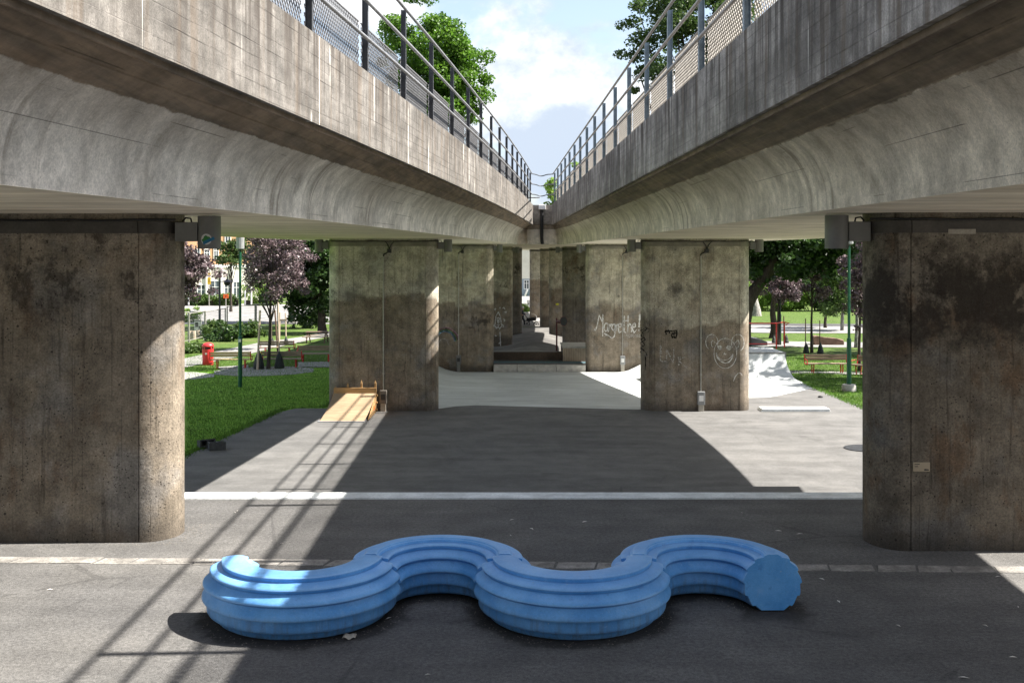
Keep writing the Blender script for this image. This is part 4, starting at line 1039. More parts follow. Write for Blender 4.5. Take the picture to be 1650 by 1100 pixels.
zt = LZ(441, p.y); x1 = LX(366, p.y)
mb = MB(); mb.tube([(p.x,p.y,p.z-.2),(p.x,p.y,p.z+1.6),(p.x,p.y,p.z+1.65),(p.x,p.y,zt-.25)] + [(p.x+(x1-p.x)*.5*(1-math.cos(a)), p.y, zt-.25+.35*math.sin(a)) for a in np.linspace(.2,math.pi,9)] + [(x1,p.y,zt-.5)], [.10,.10,.07,.06]+[.05]*10, 10); mb.build('post', m_black, t, smooth=50)
mb = MB(); mb.lathe([(.05,0),(.12,-.08),(.2,-.14),(.62,-.25),(.63,-.27),(.25,-.28),(.27,-.42),(.2,-.55),(.06,-.6)], 20, (x1,p.y,zt-.42)); mb.build('shade', m_lampD, t, smooth=40)
# ------------------------------------------------------------------ benches
def bench_proto(label, mat):
    t = proto('park_bench', label, 'bench', 'park benches with red frames')
    W = 1.9
    mb = MB()
    for k in range(3): mb.box(-W/2,W/2,-.02+.14*k,.10+.14*k,.43,.47)
    mb.build('seat', mat, t, bevel=.008)
    mb = MB()
    for k in range(2): mb.box(-W/2,W/2,.43+.03*k,.465+.03*k,.60+.13*k,.715+.13*k)
    mb.build('backrest', mat, t, bevel=.008)
    for s in (-1,1):
        x = s*(W/2-.28)
        mb = MB(); mb.tube([(x,.02,.425),(x,.06,.02),(x,.0,.0)], .026, 8); mb.tube([(x,.38,.425),(x,.34,.02),(x,.42,.0)], .026, 8); mb.tube([(x,-.02,.415),(x,.42,.415)], .024, 8); mb.build('leg', m_redm, t, smooth=50)
        mb = MB(); x = s*(W/2+.03); mb.tube([(x,.0,.415),(x,.40,.415),(x,.46,.5),(x,.5,.86)], .024, 8); mb.tube([(x,.0,.415),(x,.0,.60),(x,.40,.64)], .02, 8); mb.build('side_frame', m_redm, t, smooth=50)
    return t
b1 = bench_proto('dark plank bench with red frame on the right lawn', m_bench)
p = GP(1335, 602); b1.location = (p.x, p.y, p.z); b1.rotation_euler = (0,0,0); b1.scale = (1,1,1.0)
def more(label, px, py, rz, mat=None):
    p = GP(px, py); o = dup(b1, tuple(p), R(rz), label)
    if mat:
        for c in kids(o):
            if c.name.split('.')[0] in ('seat','backrest'):
                c.data = c.data.copy(); c.data.materials.clear(); c.data.materials.append(mat)
    return o
more('sunlit yellow plank bench in front of the red bin', 374, 593, 184, m_benchY)
more('dark bench half hidden behind the dark watering bags', 456, 592, 183)
more('sunlit grey bench behind the copper maple stakes', 448, 572, 182)
more('wide grey bench cut off by the second left pier', 508, 584, 2)
more('bench end just showing beside the near right pier', 1397, 606, -60)
def picnic(label, px, py):
    p = GP(px, py); t = thing('picnic_table', label, 'table', tuple(p))
    mb = MB(); mb.box(p.x-.75,p.x+.75,p.y-.36,p.y+.36,p.z+.70,p.z+.75); mb.build('tabletop', m_stakeD, t, bevel=.01)
    for s in (-1,1):
        mb = MB(); mb.box(p.x-.85,p.x+.85,p.y+s*.72-.14,p.y+s*.72+.14,p.z+.42,p.z+.47); mb.build('seat', m_bench, t, bevel=.01)
        mb = MB(); x = p.x+s*.6
        mb.tube([(x,p.y-.72,p.z),(x,p.y-.2,p.z+.7)], .045, 6); mb.tube([(x,p.y+.72,p.z),(x,p.y+.2,p.z+.7)], .045, 6); mb.tube([(x,p.y-.75,p.z+.40),(x,p.y+.75,p.z+.40)], .04, 6); mb.build('trestle', m_stakeD, t)
picnic('dark picnic table on the grass next to the second left pier', 511, 552)
# ------------------------------------------------------------------ red bin
p = GP(335, 588); t = thing('litter_bin', 'red domed litter bin beside the left path', 'bin', tuple(p))
s = 1.0
mb = MB(); mb.lathe([(.255,0),(.27,.02),(.28,.5),(.285,.82)], 26, tuple(p)); mb.build('body', m_red, t, smooth=40)
mb = MB(); mb.lathe([(.30,.94),(.305,.97),(.28,1.04),(.2,1.11),(.1,1.145),(.01,1.15)], 26, tuple(p)); mb.build('lid', m_red, t, smooth=40)
mb = MB(); mb.lathe([(.25,.80),(.25,.95)], 20, tuple(p)); mb.build('opening', m_black, t)
mb = MB()
for k in range(5):
    a = 2*math.pi*k/5+.9; mb.box(-.03,.03,-.01,.01,.80,.95, Matrix.Translation(p) @ Matrix.Rotation(a,4,'Z') @ Matrix.Translation((0,-.28,0)))
mb.build('uprights', m_red, t)
mb = MB(); mb.prism([(p.x-.02+.05*math.cos(a*math.pi/6), p.z+.60+.05*math.sin(a*math.pi/6)) for a in range(12)], p.y-.292, p.y-.28, 'y'); mb.build('badge', m_frame, t)
mb = MB(); mb.tube([(p.x+.15,p.y-.2,p.z+.10),(p.x+.32,p.y-.3,p.z+.12)], .03, 8); mb.build('lock', m_black, t)
# ------------------------------------------------------------------ watering bags and stakes
bagp = proto('watering_bag', 'x', 'bag', 'dark watering bags round the young trees')
mb = MB(); rg = []
rb = random.Random(4)
for r, z in ((.30,0),(.33,.06),(.325,.2),(.30,.34),(.27,.36),(.255,.5),(.20,.68),(.12,.84),(.06,.9),(.08,.96),(.03,.99)):
    rg.append([(r*math.cos(a)*(1+rb.uniform(-.07,.07)), r*math.sin(a)*(1+rb.uniform(-.07,.07)), z) for a in np.linspace(0,2*math.pi,15)[:-1]])
mb.loft(rg, close=True); mb.build('bag_body', m_bag, bagp, smooth=60)
mb = MB(); mb.tube([(.27*math.cos(a),.27*math.sin(a),.36) for a in np.linspace(0,2*math.pi,15)], .014, 6); mb.build('seam_band', m_black, bagp)
first = True
for lab, px, py, h in (('dark watering bag left of the copper maple trunk on the left lawn', 417, 595, 31), ('dark watering bag right of the copper maple trunk on the left lawn', 450, 594, 28), ('small dark watering bag behind the left benches with a pale strap', 439, 557, 13), ('small watering bag under the right pale stake behind the left benches', 461, 556, 14), ('dark watering bag left of the red rail legs', 1247, 553, 13), ('dark watering bag right of the red rail legs', 1267, 553, 14), ('dark watering bag under the left stake of the right lawn maple', 1299, 569, 17), ('dark watering bag with a pale tie in front of the brown rock', 1322, 570, 18)):
    p = GP(px, py); sc = h*p.y/FOC/.99
    o = bagp if first else dup(bagp, label=lab); first = False
    o['label'] = lab; o.location = tuple(p); o.scale = (sc*.85, sc*.85, sc); o.rotation_euler = (0,0,px*.7)
def stake(label, pxb, pyb, pxt, pyt, m, w=.07, dy=0):
    p = GP(pxb, pyb); d = p.y+dy; top = Vector((LX(pxt, d), d, LZ(pyt, d)))
    mb = MB(); mb.tube([(p.x,d,p.z-.1),tuple(top),(top.x,top.y,top.z+.001)], [w/2,w/2*.95,w/4], 8)
    tag(mb.build('tree_stake', m, org=(p.x,d,p.z), smooth=40), label, 'stake', 'stakes holding the young trees')
    return d
stake('thick weathered stake rising from the left dark bag of the left lawn', 417, 596, 419, 500, m_stake, .11, -.3)
stake('thin pale stake leaning behind the copper maple trunk', 450, 575, 448, 487, m_stake, .09)
stake('dark reddish stake rising from the right dark bag of the left lawn', 448, 572, 443, 500, m_stakeD, .10)
stake('pale stake above the strapped bag behind the left benches', 438, 556, 437, 504, m_stake, .09)
stake('pale stake holding the crossbar behind the left benches', 450, 556, 451, 503, m_stake, .09)
stake('pale stake furthest right behind the left benches', 461, 552, 460, 504, m_stake, .09)
p = GP(450, 556); mb = MB(); mb.box(LX(449,p.y),LX(462,p.y),p.y-.08,p.y-.04,LZ(517,p.y),LZ(514,p.y)); tag(mb.build('stake_crossbar', m_stake, org=(p.x,p.y,0)), 'pale crossbar nailed between two stakes behind the left benches', 'crossbar')
stake('thin dark stake rising from the left bag on the right lawn', 1298, 560, 1298, 513, m_stakeD, .07)
stake('thin dark stake rising from the bag before the brown rock', 1321, 560, 1321, 516, m_stakeD, .07)
stake('brown stake beside the trunk of the right lawn maple', 1306, 566, 1307, 514, m_stakeD, .08)
stake('dark stake standing behind the red rail right leg', 1263, 555, 1263, 509, m_stakeD, .08)
# rock
p = GP(1336, 556); mb = MB(); rr_ = random.Random(2)
pts = [(-.98,0),(-.98,.62),(-.75,.64),(-.2,.56),(.5,.48),(.95,.36),(1.0,.0)]
rings = []
for y, k in ((0,1.),(.25,1.04),(.7,.98),(1.0,.8)):
    rings.append([(p.x+x*k+rr_.uniform(-.04,.04), p.y+y, p.z-.05+z*k+rr_.uniform(-.03,.03)) for x, z in pts])
mb.loft(rings, close=True); tag(mb.build('rock', m_rock, org=tuple(p), bevel=.03), 'long brown flat topped rock on the grass by the right path', 'rock')
# ------------------------------------------------------------------ temporary fence, notice, stools
def fence(label, pa, pb, ha):
    A, B = GP(*pa), GP(*pb); t = thing('construction_fence', label, 'fence', tuple(A), 'temporary mesh fence panels')
    for P in (A, B):
        mb = MB(); mb.tube([(P.x,P.y,P.z-.1),(P.x,P.y,P.z+ha)], .055, 8); mb.build('post', m_pipe, t)
    mb = MB(); mb.tube([(A.x,A.y,A.z+ha-.05),(B.x,B.y,B.z+ha-.05)], .035, 6); mb.tube([(A.x,A.y,A.z+.15),(B.x,B.y,B.z+.15)], .03, 6); mb.build('frame', m_pipe, t)
    mb = MB(); L = (B-A).length; n = int(L/.22)
    for k in range(1, n):
        q = A.lerp(B, k/n); mb.tube([(q.x,q.y,q.z+.15),(q.x,q.y,q.z+ha-.05)], .0055, 3)
    for k in range(1, 8):
        z = .15+(ha-.2)*k/8; mb.tube([(A.x,A.y,A.z+z),(B.x,B.y,B.z+z)], .005, 3)
    mb.build('wire_mesh', m_wire, t)
fence('leftmost mesh fence panel next to the near left pier', (270,556), (304,552), 2.1)
fence('mesh fence panel between the wooden stools and the black street lamp', (304.8,552), (330,545), 2.0)
fence('mesh fence panel right behind the red bin', (331,545), (363,536), 1.95)
fence('mesh fence panel crossing behind the green lamp post', (366,537), (411,530), 2.1)
fence('mesh fence panel reaching the copper maple trunk', (413,530), (482,520), 2.1)
p = GP(319, 541); t = thing('notice_board', 'white notice board with dark drawings on the mesh fence', 'notice board', (p.x,p.y,p.z))
xa, xb = LX(313,p.y), LX(325,p.y); za, zb2 = LZ(536,p.y), LZ(515,p.y)
mb = MB(); mb.box(xa,xb,p.y-.03,p.y,za,zb2); bd = mb.build('board', m_offw, t, bevel=.005)
mb = MB(); w_ = xb-xa; h_ = zb2-za
mb.box(xa+.02,xb-.02,p.y-.036,p.y-.031,zb2-.10*h_,zb2-.02*h_); mb.box(xa+.15*w_,xa+.55*w_,p.y-.036,p.y-.031,za+.45*h_,za+.8*h_); mb.box(xa+.6*w_,xa+.85*w_,p.y-.036,p.y-.031,za+.3*h_,za+.5*h_); mb.box(xa+.1*w_,xa+.9*w_,p.y-.036,p.y-.031,za+.06*h_,za+.12*h_); mb.build('print', m_lampD, bd)
mb = MB(); mb.box(xa+.05,xa+.13,p.y,p.y+.06,p.z-.1,za+.2); mb.box(xb-.13,xb-.05,p.y,p.y+.06,p.z-.1,za+.2); mb.build('legs', m_stakeD, t)
fl = True
for lab, px, py in (('leftmost log stool below the notice board', 306, 547), ('middle log stool below the notice board', 312, 547), ('rightmost log stool below the notice board', 319, 545.5)):
    p = GP(px, py); mb = MB(); mb.lathe([(.17,0),(.165,.3),(.16,.58),(.15,.6),(.01,.605)], 12, tuple(p)); tag(mb.build('log_stool', m_stake, org=tuple(p), smooth=40), lab, 'stool', 'log stools by the notice board')
# ------------------------------------------------------------------ signs across the left street
def sign(label, px, pyb, pyt, plates):
    d = 133.; x = LX(px, d); z0 = LZ(pyb, d); t = thing('street_sign', label, 'sign', (x,d,z0))
    mb = MB(); mb.tube([(x,d,z0-.2),(x,d,LZ(pyt,d))], .06, 8); mb.build('pole', m_pipe, t)
    for a, b, c, e, m in plates:
        mb = MB(); mb.box(LX(a,d),LX(b,d),d-.10,d-.07,LZ(e,d),LZ(c,d)); pp = mb.build('plate', m, t, bevel=.01)
        mb = MB(); h = LZ(c,d)-LZ(e,d); w = LX(b,d)-LX(a,d); mb.box(LX(a,d)+w*.42,LX(a,d)+w*.58,d-.105,d-.101,LZ(e,d)+h*.3,LZ(e,d)+h*.7); mb.build('symbol', m_ink, pp)
sign('yellow street sign on a thin pole in front of the cream building', 337, 491, 438, [(334.5,340,447,458,m_yel),(335.5,339.5,438.5,443,m_yel)])
sign('orange road sign beside the gooseneck lamp in the far street', 364, 491, 472, [(360,368.5,474,480.5,m_org)])
for lab, px, py, pt in (('white marker post at the far kerb left of the yellow sign', 304, 490, 478), ('white post at the far kerb right of the green lamp post', 395, 490, 468), ('tall white post at the far kerb before the bright hedge', 405, 490, 462)):
    d = 133.; x = LX(px,d); mb = MB(); mb.lathe([(.09,-.1),(.085,LZ(pt,d)-LZ(py,d)-.1),(.05,LZ(pt,d)-LZ(py,d))], 10, (x,d,LZ(py,d))); tag(mb.build('marker_post', m_frame, org=(x,d,-3), smooth=40), lab, 'post', 'white posts along the far kerb')
# ------------------------------------------------------------------ buildings
def windows(t, d, rects, sill=True):
    for a, b, c, e in rects:
        xa, xb, za, zb_ = LX(a,d), LX(b,d), LZ(e,d), LZ(c,d); fr = .09*max(1,(xb-xa)/1.2)
        mb = MB()
        mb.box(xa-fr,xa,d-.07,d+.02,za-fr,zb_+fr); mb.box(xb,xb+fr,d-.07,d+.02,za-fr,zb_+fr); mb.box(xa,xb,d-.07,d+.02,zb_,zb_+fr); mb.box(xa,xb,d-.10,d+.02,za-fr,za)
        mb.box((xa+xb)/2-.04,(xa+xb)/2+.04,d-.05,d+.01,za,zb_); mb.box(xa,(xa+xb)/2-.04,d-.05,d+.01,zb_-(zb_-za)*.36,zb_-(zb_-za)*.36+.07); mb.box((xa+xb)/2+.04,xb,d-.05,d+.01,zb_-(zb_-za)*.36,zb_-(zb_-za)*.36+.07)
        w = mb.build('window', m_frame, t)
        mb = MB(); mb.box(xa,xb,d-.02,d-.005,za,zb_); mb.build('pane', m_glass, w)
d = 150.; x0, x1 = LX(150,d), LX(420,d)
t = thing('apartment_building', 'cream and orange brick apartment building across the left street', 'building', (LX(345,d),d,-3))
building_ = t
zs_ = LZ(431,d)
mb = MB(); mb.box(x0,x1,d,d+14,-3.2,zs_); mb.build('ground_floor_wall', m_cream, t)
mb = MB(); mb.box(x0-.1,x1+.1,d-.12,d+14.1,zs_+.002,zs_+.4); mb.build('cornice', m_frame, t)
mb = MB(); mb.box(x0+.02,x1-.02,d+.03,d+13.9,zs_+.402,20); mb.build('upper_wall', m_tan, t)
mb = MB(); mb.prism([(d-.5,20.002),(d+14.4,20.002),(d+7,23.5)], x0-.4, x1+.4, 'x'); mb.build('roof', m_rock, t)
windows(t, d, [(319,330,459,480),(338,354,453,480),(362,372,455,480),(300,312,456,480),(376,386,455,480)])
windows(t, d, [(330,337,402,418),(345,351,398,416),(363,371,374,391),(345,352,368,388),(300,307,402,420),(315,322,402,420),(378,386,402,420)])
for k, px in enumerate((333, 357, 374)):
    mb = MB(); mb.box(LX(px-1.7,d),LX(px+1.7,d),d-.25,d-.0,-3.1,zs_); mb.build('pilaster', m_frame, t)
building_.rotation_euler = (0,0,R(28))
d = 165.; t = thing('office_building', 'blue grey clad building seen between the far piers', 'building', (LX(850,d),d,-3))
mb = MB(); mb.box(LX(815,d),LX(905,d),d,d+12,-3.2,8); mb.build('wall', m_greyb, t)
mb = MB(); mb.box(LX(815,d),LX(905,d),d-.1,d-.002,LZ(449,d),7.9); mb.build('upper_panel', m_cream, t)
windows(t, d, [(845,852,452,465),(856,862,452,465),(833,840,452,465)])
mb = MB(); mb.tube([(LX(842,d),d-.2,LZ(486,d)),(LX(850,d),d-.2,LZ(466,d))], .18, 6); mb.build('brace', m_frame, t)
# white cabinet, shrubs at the far street
d = 125.; x = LX(851.5,d); t = thing('utility_cabinet', 'tall white cabinet standing between the far piers', 'cabinet', (x,d,-3))
mb = MB(); mb.box(LX(849,d),LX(854.5,d),d,d+.35,LZ(506,d),LZ(483.5,d)); cb = mb.build('body', m_frame, t, bevel=.02)
mb = MB(); mb.box(LX(851.3,d),LX(852.6,d),d-.012,d-.002,LZ(491,d),LZ(488,d)); mb.build('symbol', m_ink, cb)
# ------------------------------------------------------------------ trees and shrubs
rngs = np.random.default_rng(42)
def leaves(name, mat, parent, clumps, size, seed, org=None, flat=.0):
    rg = np.random.default_rng(seed); P = []
    for (c, r, n) in clumps:
        q = rg.normal(size=(n,3)); q /= np.linalg.norm(q,axis=1)[:,None]
        q *= (rg.random(n)**.45)[:,None]*np.array(r if hasattr(r,'__len__') else (r,r,r*.8)); P.append(q+np.array(c))
    P = np.concatenate(P); n = len(P)
    a = rg.normal(size=(n,3)); a[:,2] *= .6; a /= np.linalg.norm(a,axis=1)[:,None]
    b = rg.normal(size=(n,3)); b -= a*(a*b).sum(1)[:,None]; b /= np.linalg.norm(b,axis=1)[:,None]
    nn = np.cross(a,b); s = size*rg.uniform(.6,1.35,n)[:,None]
    V = np.stack([P-a*s*.5, P+b*s*.42-a*s*.05+nn*s*.10, P+a*s*.55-nn*s*.06, P-b*s*.42-a*s*.05+nn*s*.10],1).reshape(-1,3)
    o_ = np.array(org if org is not None else (parent['_o'] if parent is not None else (0,0,0)))
    V = V - o_
    me = bpy.data.meshes.new(name); me.vertices.add(4*n); me.vertices.foreach_set('co', V.astype(np.float32).ravel())
    me.loops.add(4*n); me.loops.foreach_set('vertex_index', np.arange(4*n,dtype=np.int32))
    me.polygons.add(n); me.polygons.foreach_set('loop_start', (np.arange(n)*4).astype(np.int32))
    me.update(calc_edges=True); me.validate()
    o = bpy.data.objects.new(name, me); COL.objects.link(o); me.materials.append(mat)
    if parent is not None: o.parent = parent
    else: o.location = [float(q_) for q_ in o_]
    o['_o'] = [float(q_) for q_ in o_]
    return o
def crown_clumps(c, rad, nc, n, rs, seed, cut=None, shell=.5):
    rg = np.random.default_rng(seed); out = []
    while len(out) < nc:
        q = rg.normal(size=3); q /= np.linalg.norm(q); q *= (shell + (1-shell)*rg.random())
        p = np.array(c) + q*np.array(rad)
        k = rg.uniform(.6,1.3)
        if cut and not cut(p): continue
        out.append((tuple(p), (rs*k, rs*k, rs*k*.7), int(n*k*k)))
    return out
def tree(name, label, base, top, trunk_r, clumps, lm, bm, size, seed, limbs=7, lean=(0,0), cat='tree', group='trees round the viaduct', fork=.45):
    t = thing(name, label, cat, tuple(base), group); rg = random.Random(seed)
    b = Vector(base); tp = Vector(top); mb = MB(); n = 9
    ax = [b.lerp(tp, k/n) + Vector((math.sin(k*1.3+seed)*.05*trunk_r*4, math.cos(k*1.7+seed)*.05*trunk_r*4, 0))*(1 if k else 0) for k in range(n+1)]
    ax[0].z -= .2
    mb.tube(ax, [trunk_r*(1.35 if k == 0 else 1-.78*k/n) for k in range(n+1)], 9)
    tr = mb.build('trunk', bm, t, smooth=60)
    if limbs:
        ml = MB(); cs = [c for c, r, k in clumps]
        for c in rg.sample(cs, min(limbs, len(cs))):
            c = Vector(c); h = fork + rg.uniform(-.05,.3); s = b.lerp(tp, min(h,.9)); md = s.lerp(c,.5) + Vector((0,0,-.08*(c-s).length))
            q = trunk_r*(1-.7*h)
            ml.tube([s, s.lerp(md,.5)+Vector((0,0,.02)), md, md.lerp(c,.6)+Vector((0,0,.05)), c], [q*.6,q*.45,q*.33,q*.2,q*.08], 6)
        ml.build('limbs', bm, tr, smooth=60)
    leaves('crown', lm, t, clumps, size, seed)
    return t
def tz(px, py, d): return (LX(px,d), d, LZ(py,d))
# green maple over the left deck
d = 92.
cl = crown_clumps(tz(688,118,d), (5.1,4.5,6.6), 110, 330, 1.05, 1, shell=.35) + crown_clumps(tz(740,130,d), (2.6,3,3.6), 44, 270, .8, 21) + [(tz(783,132,d),(.5,.5,.35),110),(tz(770,118,d),(.9,.9,.6),160),(tz(762,178,d),(.6,.6,.5),110),(tz(725,40,d),(.9,.9,.7),180),(tz(640,38,d),(1.1,1.1,.8),220),(tz(776,150,d),(.7,.7,.5),130)]
tree('maple_tree', 'tall bright green maple rising above the left viaduct railing', (LX(668,d),d,-3), tz(690,110,d), .45, cl, m_lfG, m_bark, .225, 1, 16)
# tree over the right deck
d = 70.
cl = crown_clumps(tz(1125,45,d), (4.3,4.,5.4), 84, 290, 1.0, 2, shell=.3) + [(tz(1005,40,d),(.6,.6,.4),120),(tz(1022,35,d),(.6,.6,.4),140),(tz(1000,88,d),(.55,.55,.35),120),(tz(1020,92,d),(.6,.6,.45),150),(tz(1035,120,d),(.7,.7,.6),170),(tz(1040,60,d),(.9,.9,.7),260),(tz(1022,145,d),(.4,.4,.3),80),(tz(1028,10,d),(.7,.7,.5),180),(tz(1045,90,d),(.8,.8,.6),200)]
tree('oak_tree', 'dark oak with loose branches rising above the right viaduct railing', (LX(1130,d),d,-2.5), tz(1120,50,d), .4, cl, m_lfO, m_bark, .19, 2, 20)
d = 150.
tree('birch_tree', 'small pale green tree showing in the gap between the far railings', (LX(893,d),d,-3), tz(893,310,d), .18, crown_clumps(tz(894,318,d), (2.2,2,3.2), 26, 110, .7, 3, shell=.2), m_lfB, m_bark, .3, 3, 5)
d = 135.
tree('birch_tree', 'bright green tree top showing through the far end of the right railing', (LX(938,d),d,-3), tz(938,300,d), .2, crown_clumps(tz(942,305,d), (2.6,2.4,3.4), 26, 110, .8, 4, shell=.2), m_lfB, m_bark, .3, 4, 5)
# left lawn
p = GP(432, 595)
cl = crown_clumps((p.x+.35,p.y,LZ(440,p.y)), (1.95,1.7,1.55), 52, 115, .42, 5, shell=.3) + crown_clumps((p.x+.3,p.y,LZ(385,p.y)), (1.9,1.8,1.6), 36, 125, .45, 51, shell=.3)
tree('copper_maple', 'young copper leaved maple beside the green lamp post on the left lawn', p, (p.x+.25,p.y,LZ(395,p.y)), .09, cl, m_lfP, m_bark, .105, 5, 14, group='young copper maples', fork=.4)
p = GP(449, 563)
tree('copper_maple', 'slim young copper maple behind the left benches', p, (p.x-.15,p.y,LZ(380,p.y)), .06, crown_clumps((p.x+.4,p.y,LZ(425,p.y)), (1.9,1.6,1.7), 46, 90, .45, 6, shell=.3), m_lfP, m_bark, .16, 6, 10, group='young copper maples', fork=.5)
d = 64.
tree('copper_maple', 'young copper maple partly hidden by the near left pier', (LX(291,d),d,SIDE(d)), tz(298,400,d), .10, crown_clumps(tz(306,428,d), (1.9,1.6,2.5), 64, 90, .5, 7, shell=.25), m_lfP, m_bark, .17, 7, 12, group='young copper maples')
d = 120.
tree('lime_tree', 'mid green tree in front of the cream building', (LX(372,d),d,-3), tz(373,410,d), .16, crown_clumps(tz(374,408,d), (1.9,1.8,1.8), 34, 110, .7, 8, shell=.3), m_lfO, m_bark, .24, 8, 8)
d = 84.
tree('linden_tree', 'big dark green tree hanging low beside the second left pier', (LX(520,d),d,-2.8), tz(515,395,d), .35, crown_clumps(tz(508,430,d), (4.2,3.6,4.1), 120, 170, .95, 9, shell=.35), m_lfD, m_bark, .26, 9, 14)
d = 100.
tree('linden_tree', 'dark green tree behind the copper maples on the left', (LX(470,d),d,-3), tz(470,390,d), .3, crown_clumps(tz(463,415,d), (4.2,3,4.5), 80, 130, 1., 10, shell=.35), m_lfD, m_bark, .28, 10, 10)
# right lawn
d = 61.
tb = (LX(1196,d), d, SIDE(d)); t = thing('maple_tree', 'large dark maple with one thick leaning limb beyond the second right pier', 'tree', tb, 'trees round the viaduct')
mb = MB(); mb.tube([(tb[0],d,tb[2]-.2),tz(1198,520,d),tz(1203,490,d),tz(1214,470,d),tz(1232,447,d),tz(1246,418,d),tz(1252,390,d)], [.5,.42,.4,.36,.30,.24,.16], 10); tr = mb.build('trunk', m_bark, t, smooth=60)
mb = MB(); mb.tube([tz(1203,490,d),tz(1196,460,d),tz(1190,400,d)], [.34,.28,.2], 9); mb.tube([tz(1232,447,d),tz(1255,430,d),tz(1285,415,d)], [.2,.13,.06], 7); mb.tube([tz(1246,418,d),tz(1270,400,d),tz(1310,392,d)], [.16,.1,.05], 7); mb.build('limbs', m_bark, tr, smooth=60)
cl = crown_clumps(tz(1262,392,d), (3.6,3.,2.3), 110, 150, .62, 11, shell=.3) + crown_clumps(tz(1330,380,d), (3.0,2.6,2.2), 70, 140, .62, 12, shell=.3) + [(tz(1222,420,d),(.7,.7,.45),200),(tz(1226,455,d),(.5,.6,.4),110),(tz(1350,425,d),(.7,.7,.5),170),(tz(1275,440,d),(.8,.7,.5),200)]
leaves('crown', m_lfD, t, cl, .22, 11)
for lab, px, py, c, rad, seed, ht in (('young copper maple by the thin post behind the red rail', 1254, 556, (1258,462), (1.7,1.4,1.25), 13, 440), ('young copper maple between two dark bags on the right lawn', 1308, 568, (1310,440), (1.3,1.2,1.7), 14, 420), ('young copper maple squeezed beside the near right pier', 1385, 598, (1386,450), (.85,.9,2.6), 15, 420)):
    p = GP(px, py); cc = (LX(c[0],p.y), p.y, LZ(c[1],p.y))
    tree('copper_maple', lab, p, (p.x,p.y,LZ(ht,p.y)), .085, crown_clumps(cc, rad, 44, 75, .38, seed, shell=.3), m_lfP, m_bark, .15, seed, 10, group='young copper maples')
d = 88.
tree('willow_tree', 'pale green willow beyond the right lawn beside the green lamp post', (LX(1358,d),d,-2.8), tz(1356,440,d), .16, crown_clumps(tz(1350,470,d), (2.3,2,2.6), 60, 110, .62, 16, shell=.3), m_lfH, m_barkP, .2, 16, 8)
d = 92.
tree('willow_tree', 'sunlit light green tree in the middle of the right trees', (LX(1330,d),d,-2.9), tz(1330,440,d), .14, crown_clumps(tz(1332,440,d), (2.5,2,1.9), 54, 120, .62, 17, shell=.3), m_lfB, m_bark, .22, 17, 8)
p = GP(1380, 560); tree('birch_tree', 'pale birch trunk with dark marks right of the brown rock', p, (p.x+.05,p.y,LZ(395,p.y)), .13, crown_clumps((p.x,p.y,LZ(385,p.y)), (1.6,1.4,1.4), 26, 90, .5, 18), m_lfO, m_barkP, .17, 18, 6)
p = GP(1247, 555); tree('linden_tree', 'dark trunk with shaded crown behind the thin green post', (LX(1246,78),78,-2.6), tz(1247,430,78), .28, crown_clumps(tz(1262,425,78), (3.2,2.6,2.), 60, 130, .7, 19, shell=.3), m_lfD, m_bark, .22, 19, 8)
d = 112.
tree('oak_tree', 'thick pale barked trunk beyond the right road beside the second right pier', (LX(1217,d),d,-3), tz(1216,420,d), .55, crown_clumps(tz(1216,405,d), (4.5,4,3), 60, 150, 1., 20, shell=.3), m_lfO, m_barkP, .28, 20, 8)
def shrub(label, c, rad, nc, n, rs, m, size, seed, group='shrubs', base=None):
    t = thing('shrub', label, 'shrub', (c[0],c[1],SIDE(c[1])), group)
    cl = [k for k in crown_clumps(c, rad, nc, n, rs, seed, cut=lambda p: p[2] > SIDE(p[1])-.05, shell=.2)]
    mb = MB(); rg = random.Random(seed); zb_ = SIDE(c[1])
    for k in rg.sample(cl, min(6, len(cl))): mb.tube([(c[0]+rg.uniform(-.2,.2)*rad[0],c[1],zb_-.1),tuple(Vector((c[0],c[1],zb_)).lerp(Vector(k[0]),.6)),k[0]], [.04,.025,.01], 5)
    mb.build('stems', m_bark, t)
    leaves('foliage', m, t, cl, size, seed)
for lab, px, py, rx, rz, m, sd in (('dark shrub at the foot of the gooseneck lamp', 350, 533, 1.2,.8, m_lfO, 31), ('leafy dark shrub behind the red bin', 367, 538, 1.5,.9, m_lfD, 32), ('low shrub along the fence right of the green lamp post', 405, 532, 1.6,.7, m_lfO, 33), ('sunny yellow green shrub against the near left pier', 304, 507, 1.6,.9, m_lfB, 34), ('round shrub in shadow under the big dark left tree', 492, 517, 2.2,1.1, m_lfD, 35), ('shrub with brownish leaves at the path corner', 512, 508, 1.6,.9, m_lfO, 36), ('low green shrub left of the red bin', 312, 556, 1.0,.35, m_lfO, 37)):
    p = GP(px, py+12); shrub(lab, (p.x,p.y,p.z+rz*.6), (rx,.9,rz), 26, 80, .38, m, .16, sd)
d = 134.
for lab, a, b, m, sd in (('clipped hedge left of the yellow street sign', 296, 335, m_lfH, 41), ('clipped hedge between the yellow sign and the green lamp post', 339, 384, m_lfH, 42), ('bright taller hedge right of the green lamp post', 394, 440, m_lfB, 43)):
    t = thing('hedge', lab, 'hedge', (LX((a+b)/2,d),d,-3), 'hedges along the far street'); rg = np.random.default_rng(sd); cl = []
    for k in range(46): cl.append(((LX(rg.uniform(a,b),d+1), d+1+rg.uniform(-.6,.6), rg.uniform(-2.9,-1.7 if sd < 43 else -.6)), (.55,.5,.4), 70))
    leaves('foliage', m, t, cl, .2, sd)
    mb = MB(); mb.box(LX(a,d+1),LX(b,d+1),d+.8,d+1.2,-3.2,-2.3); mb.build('stems', m_bark, t)
d = 122.
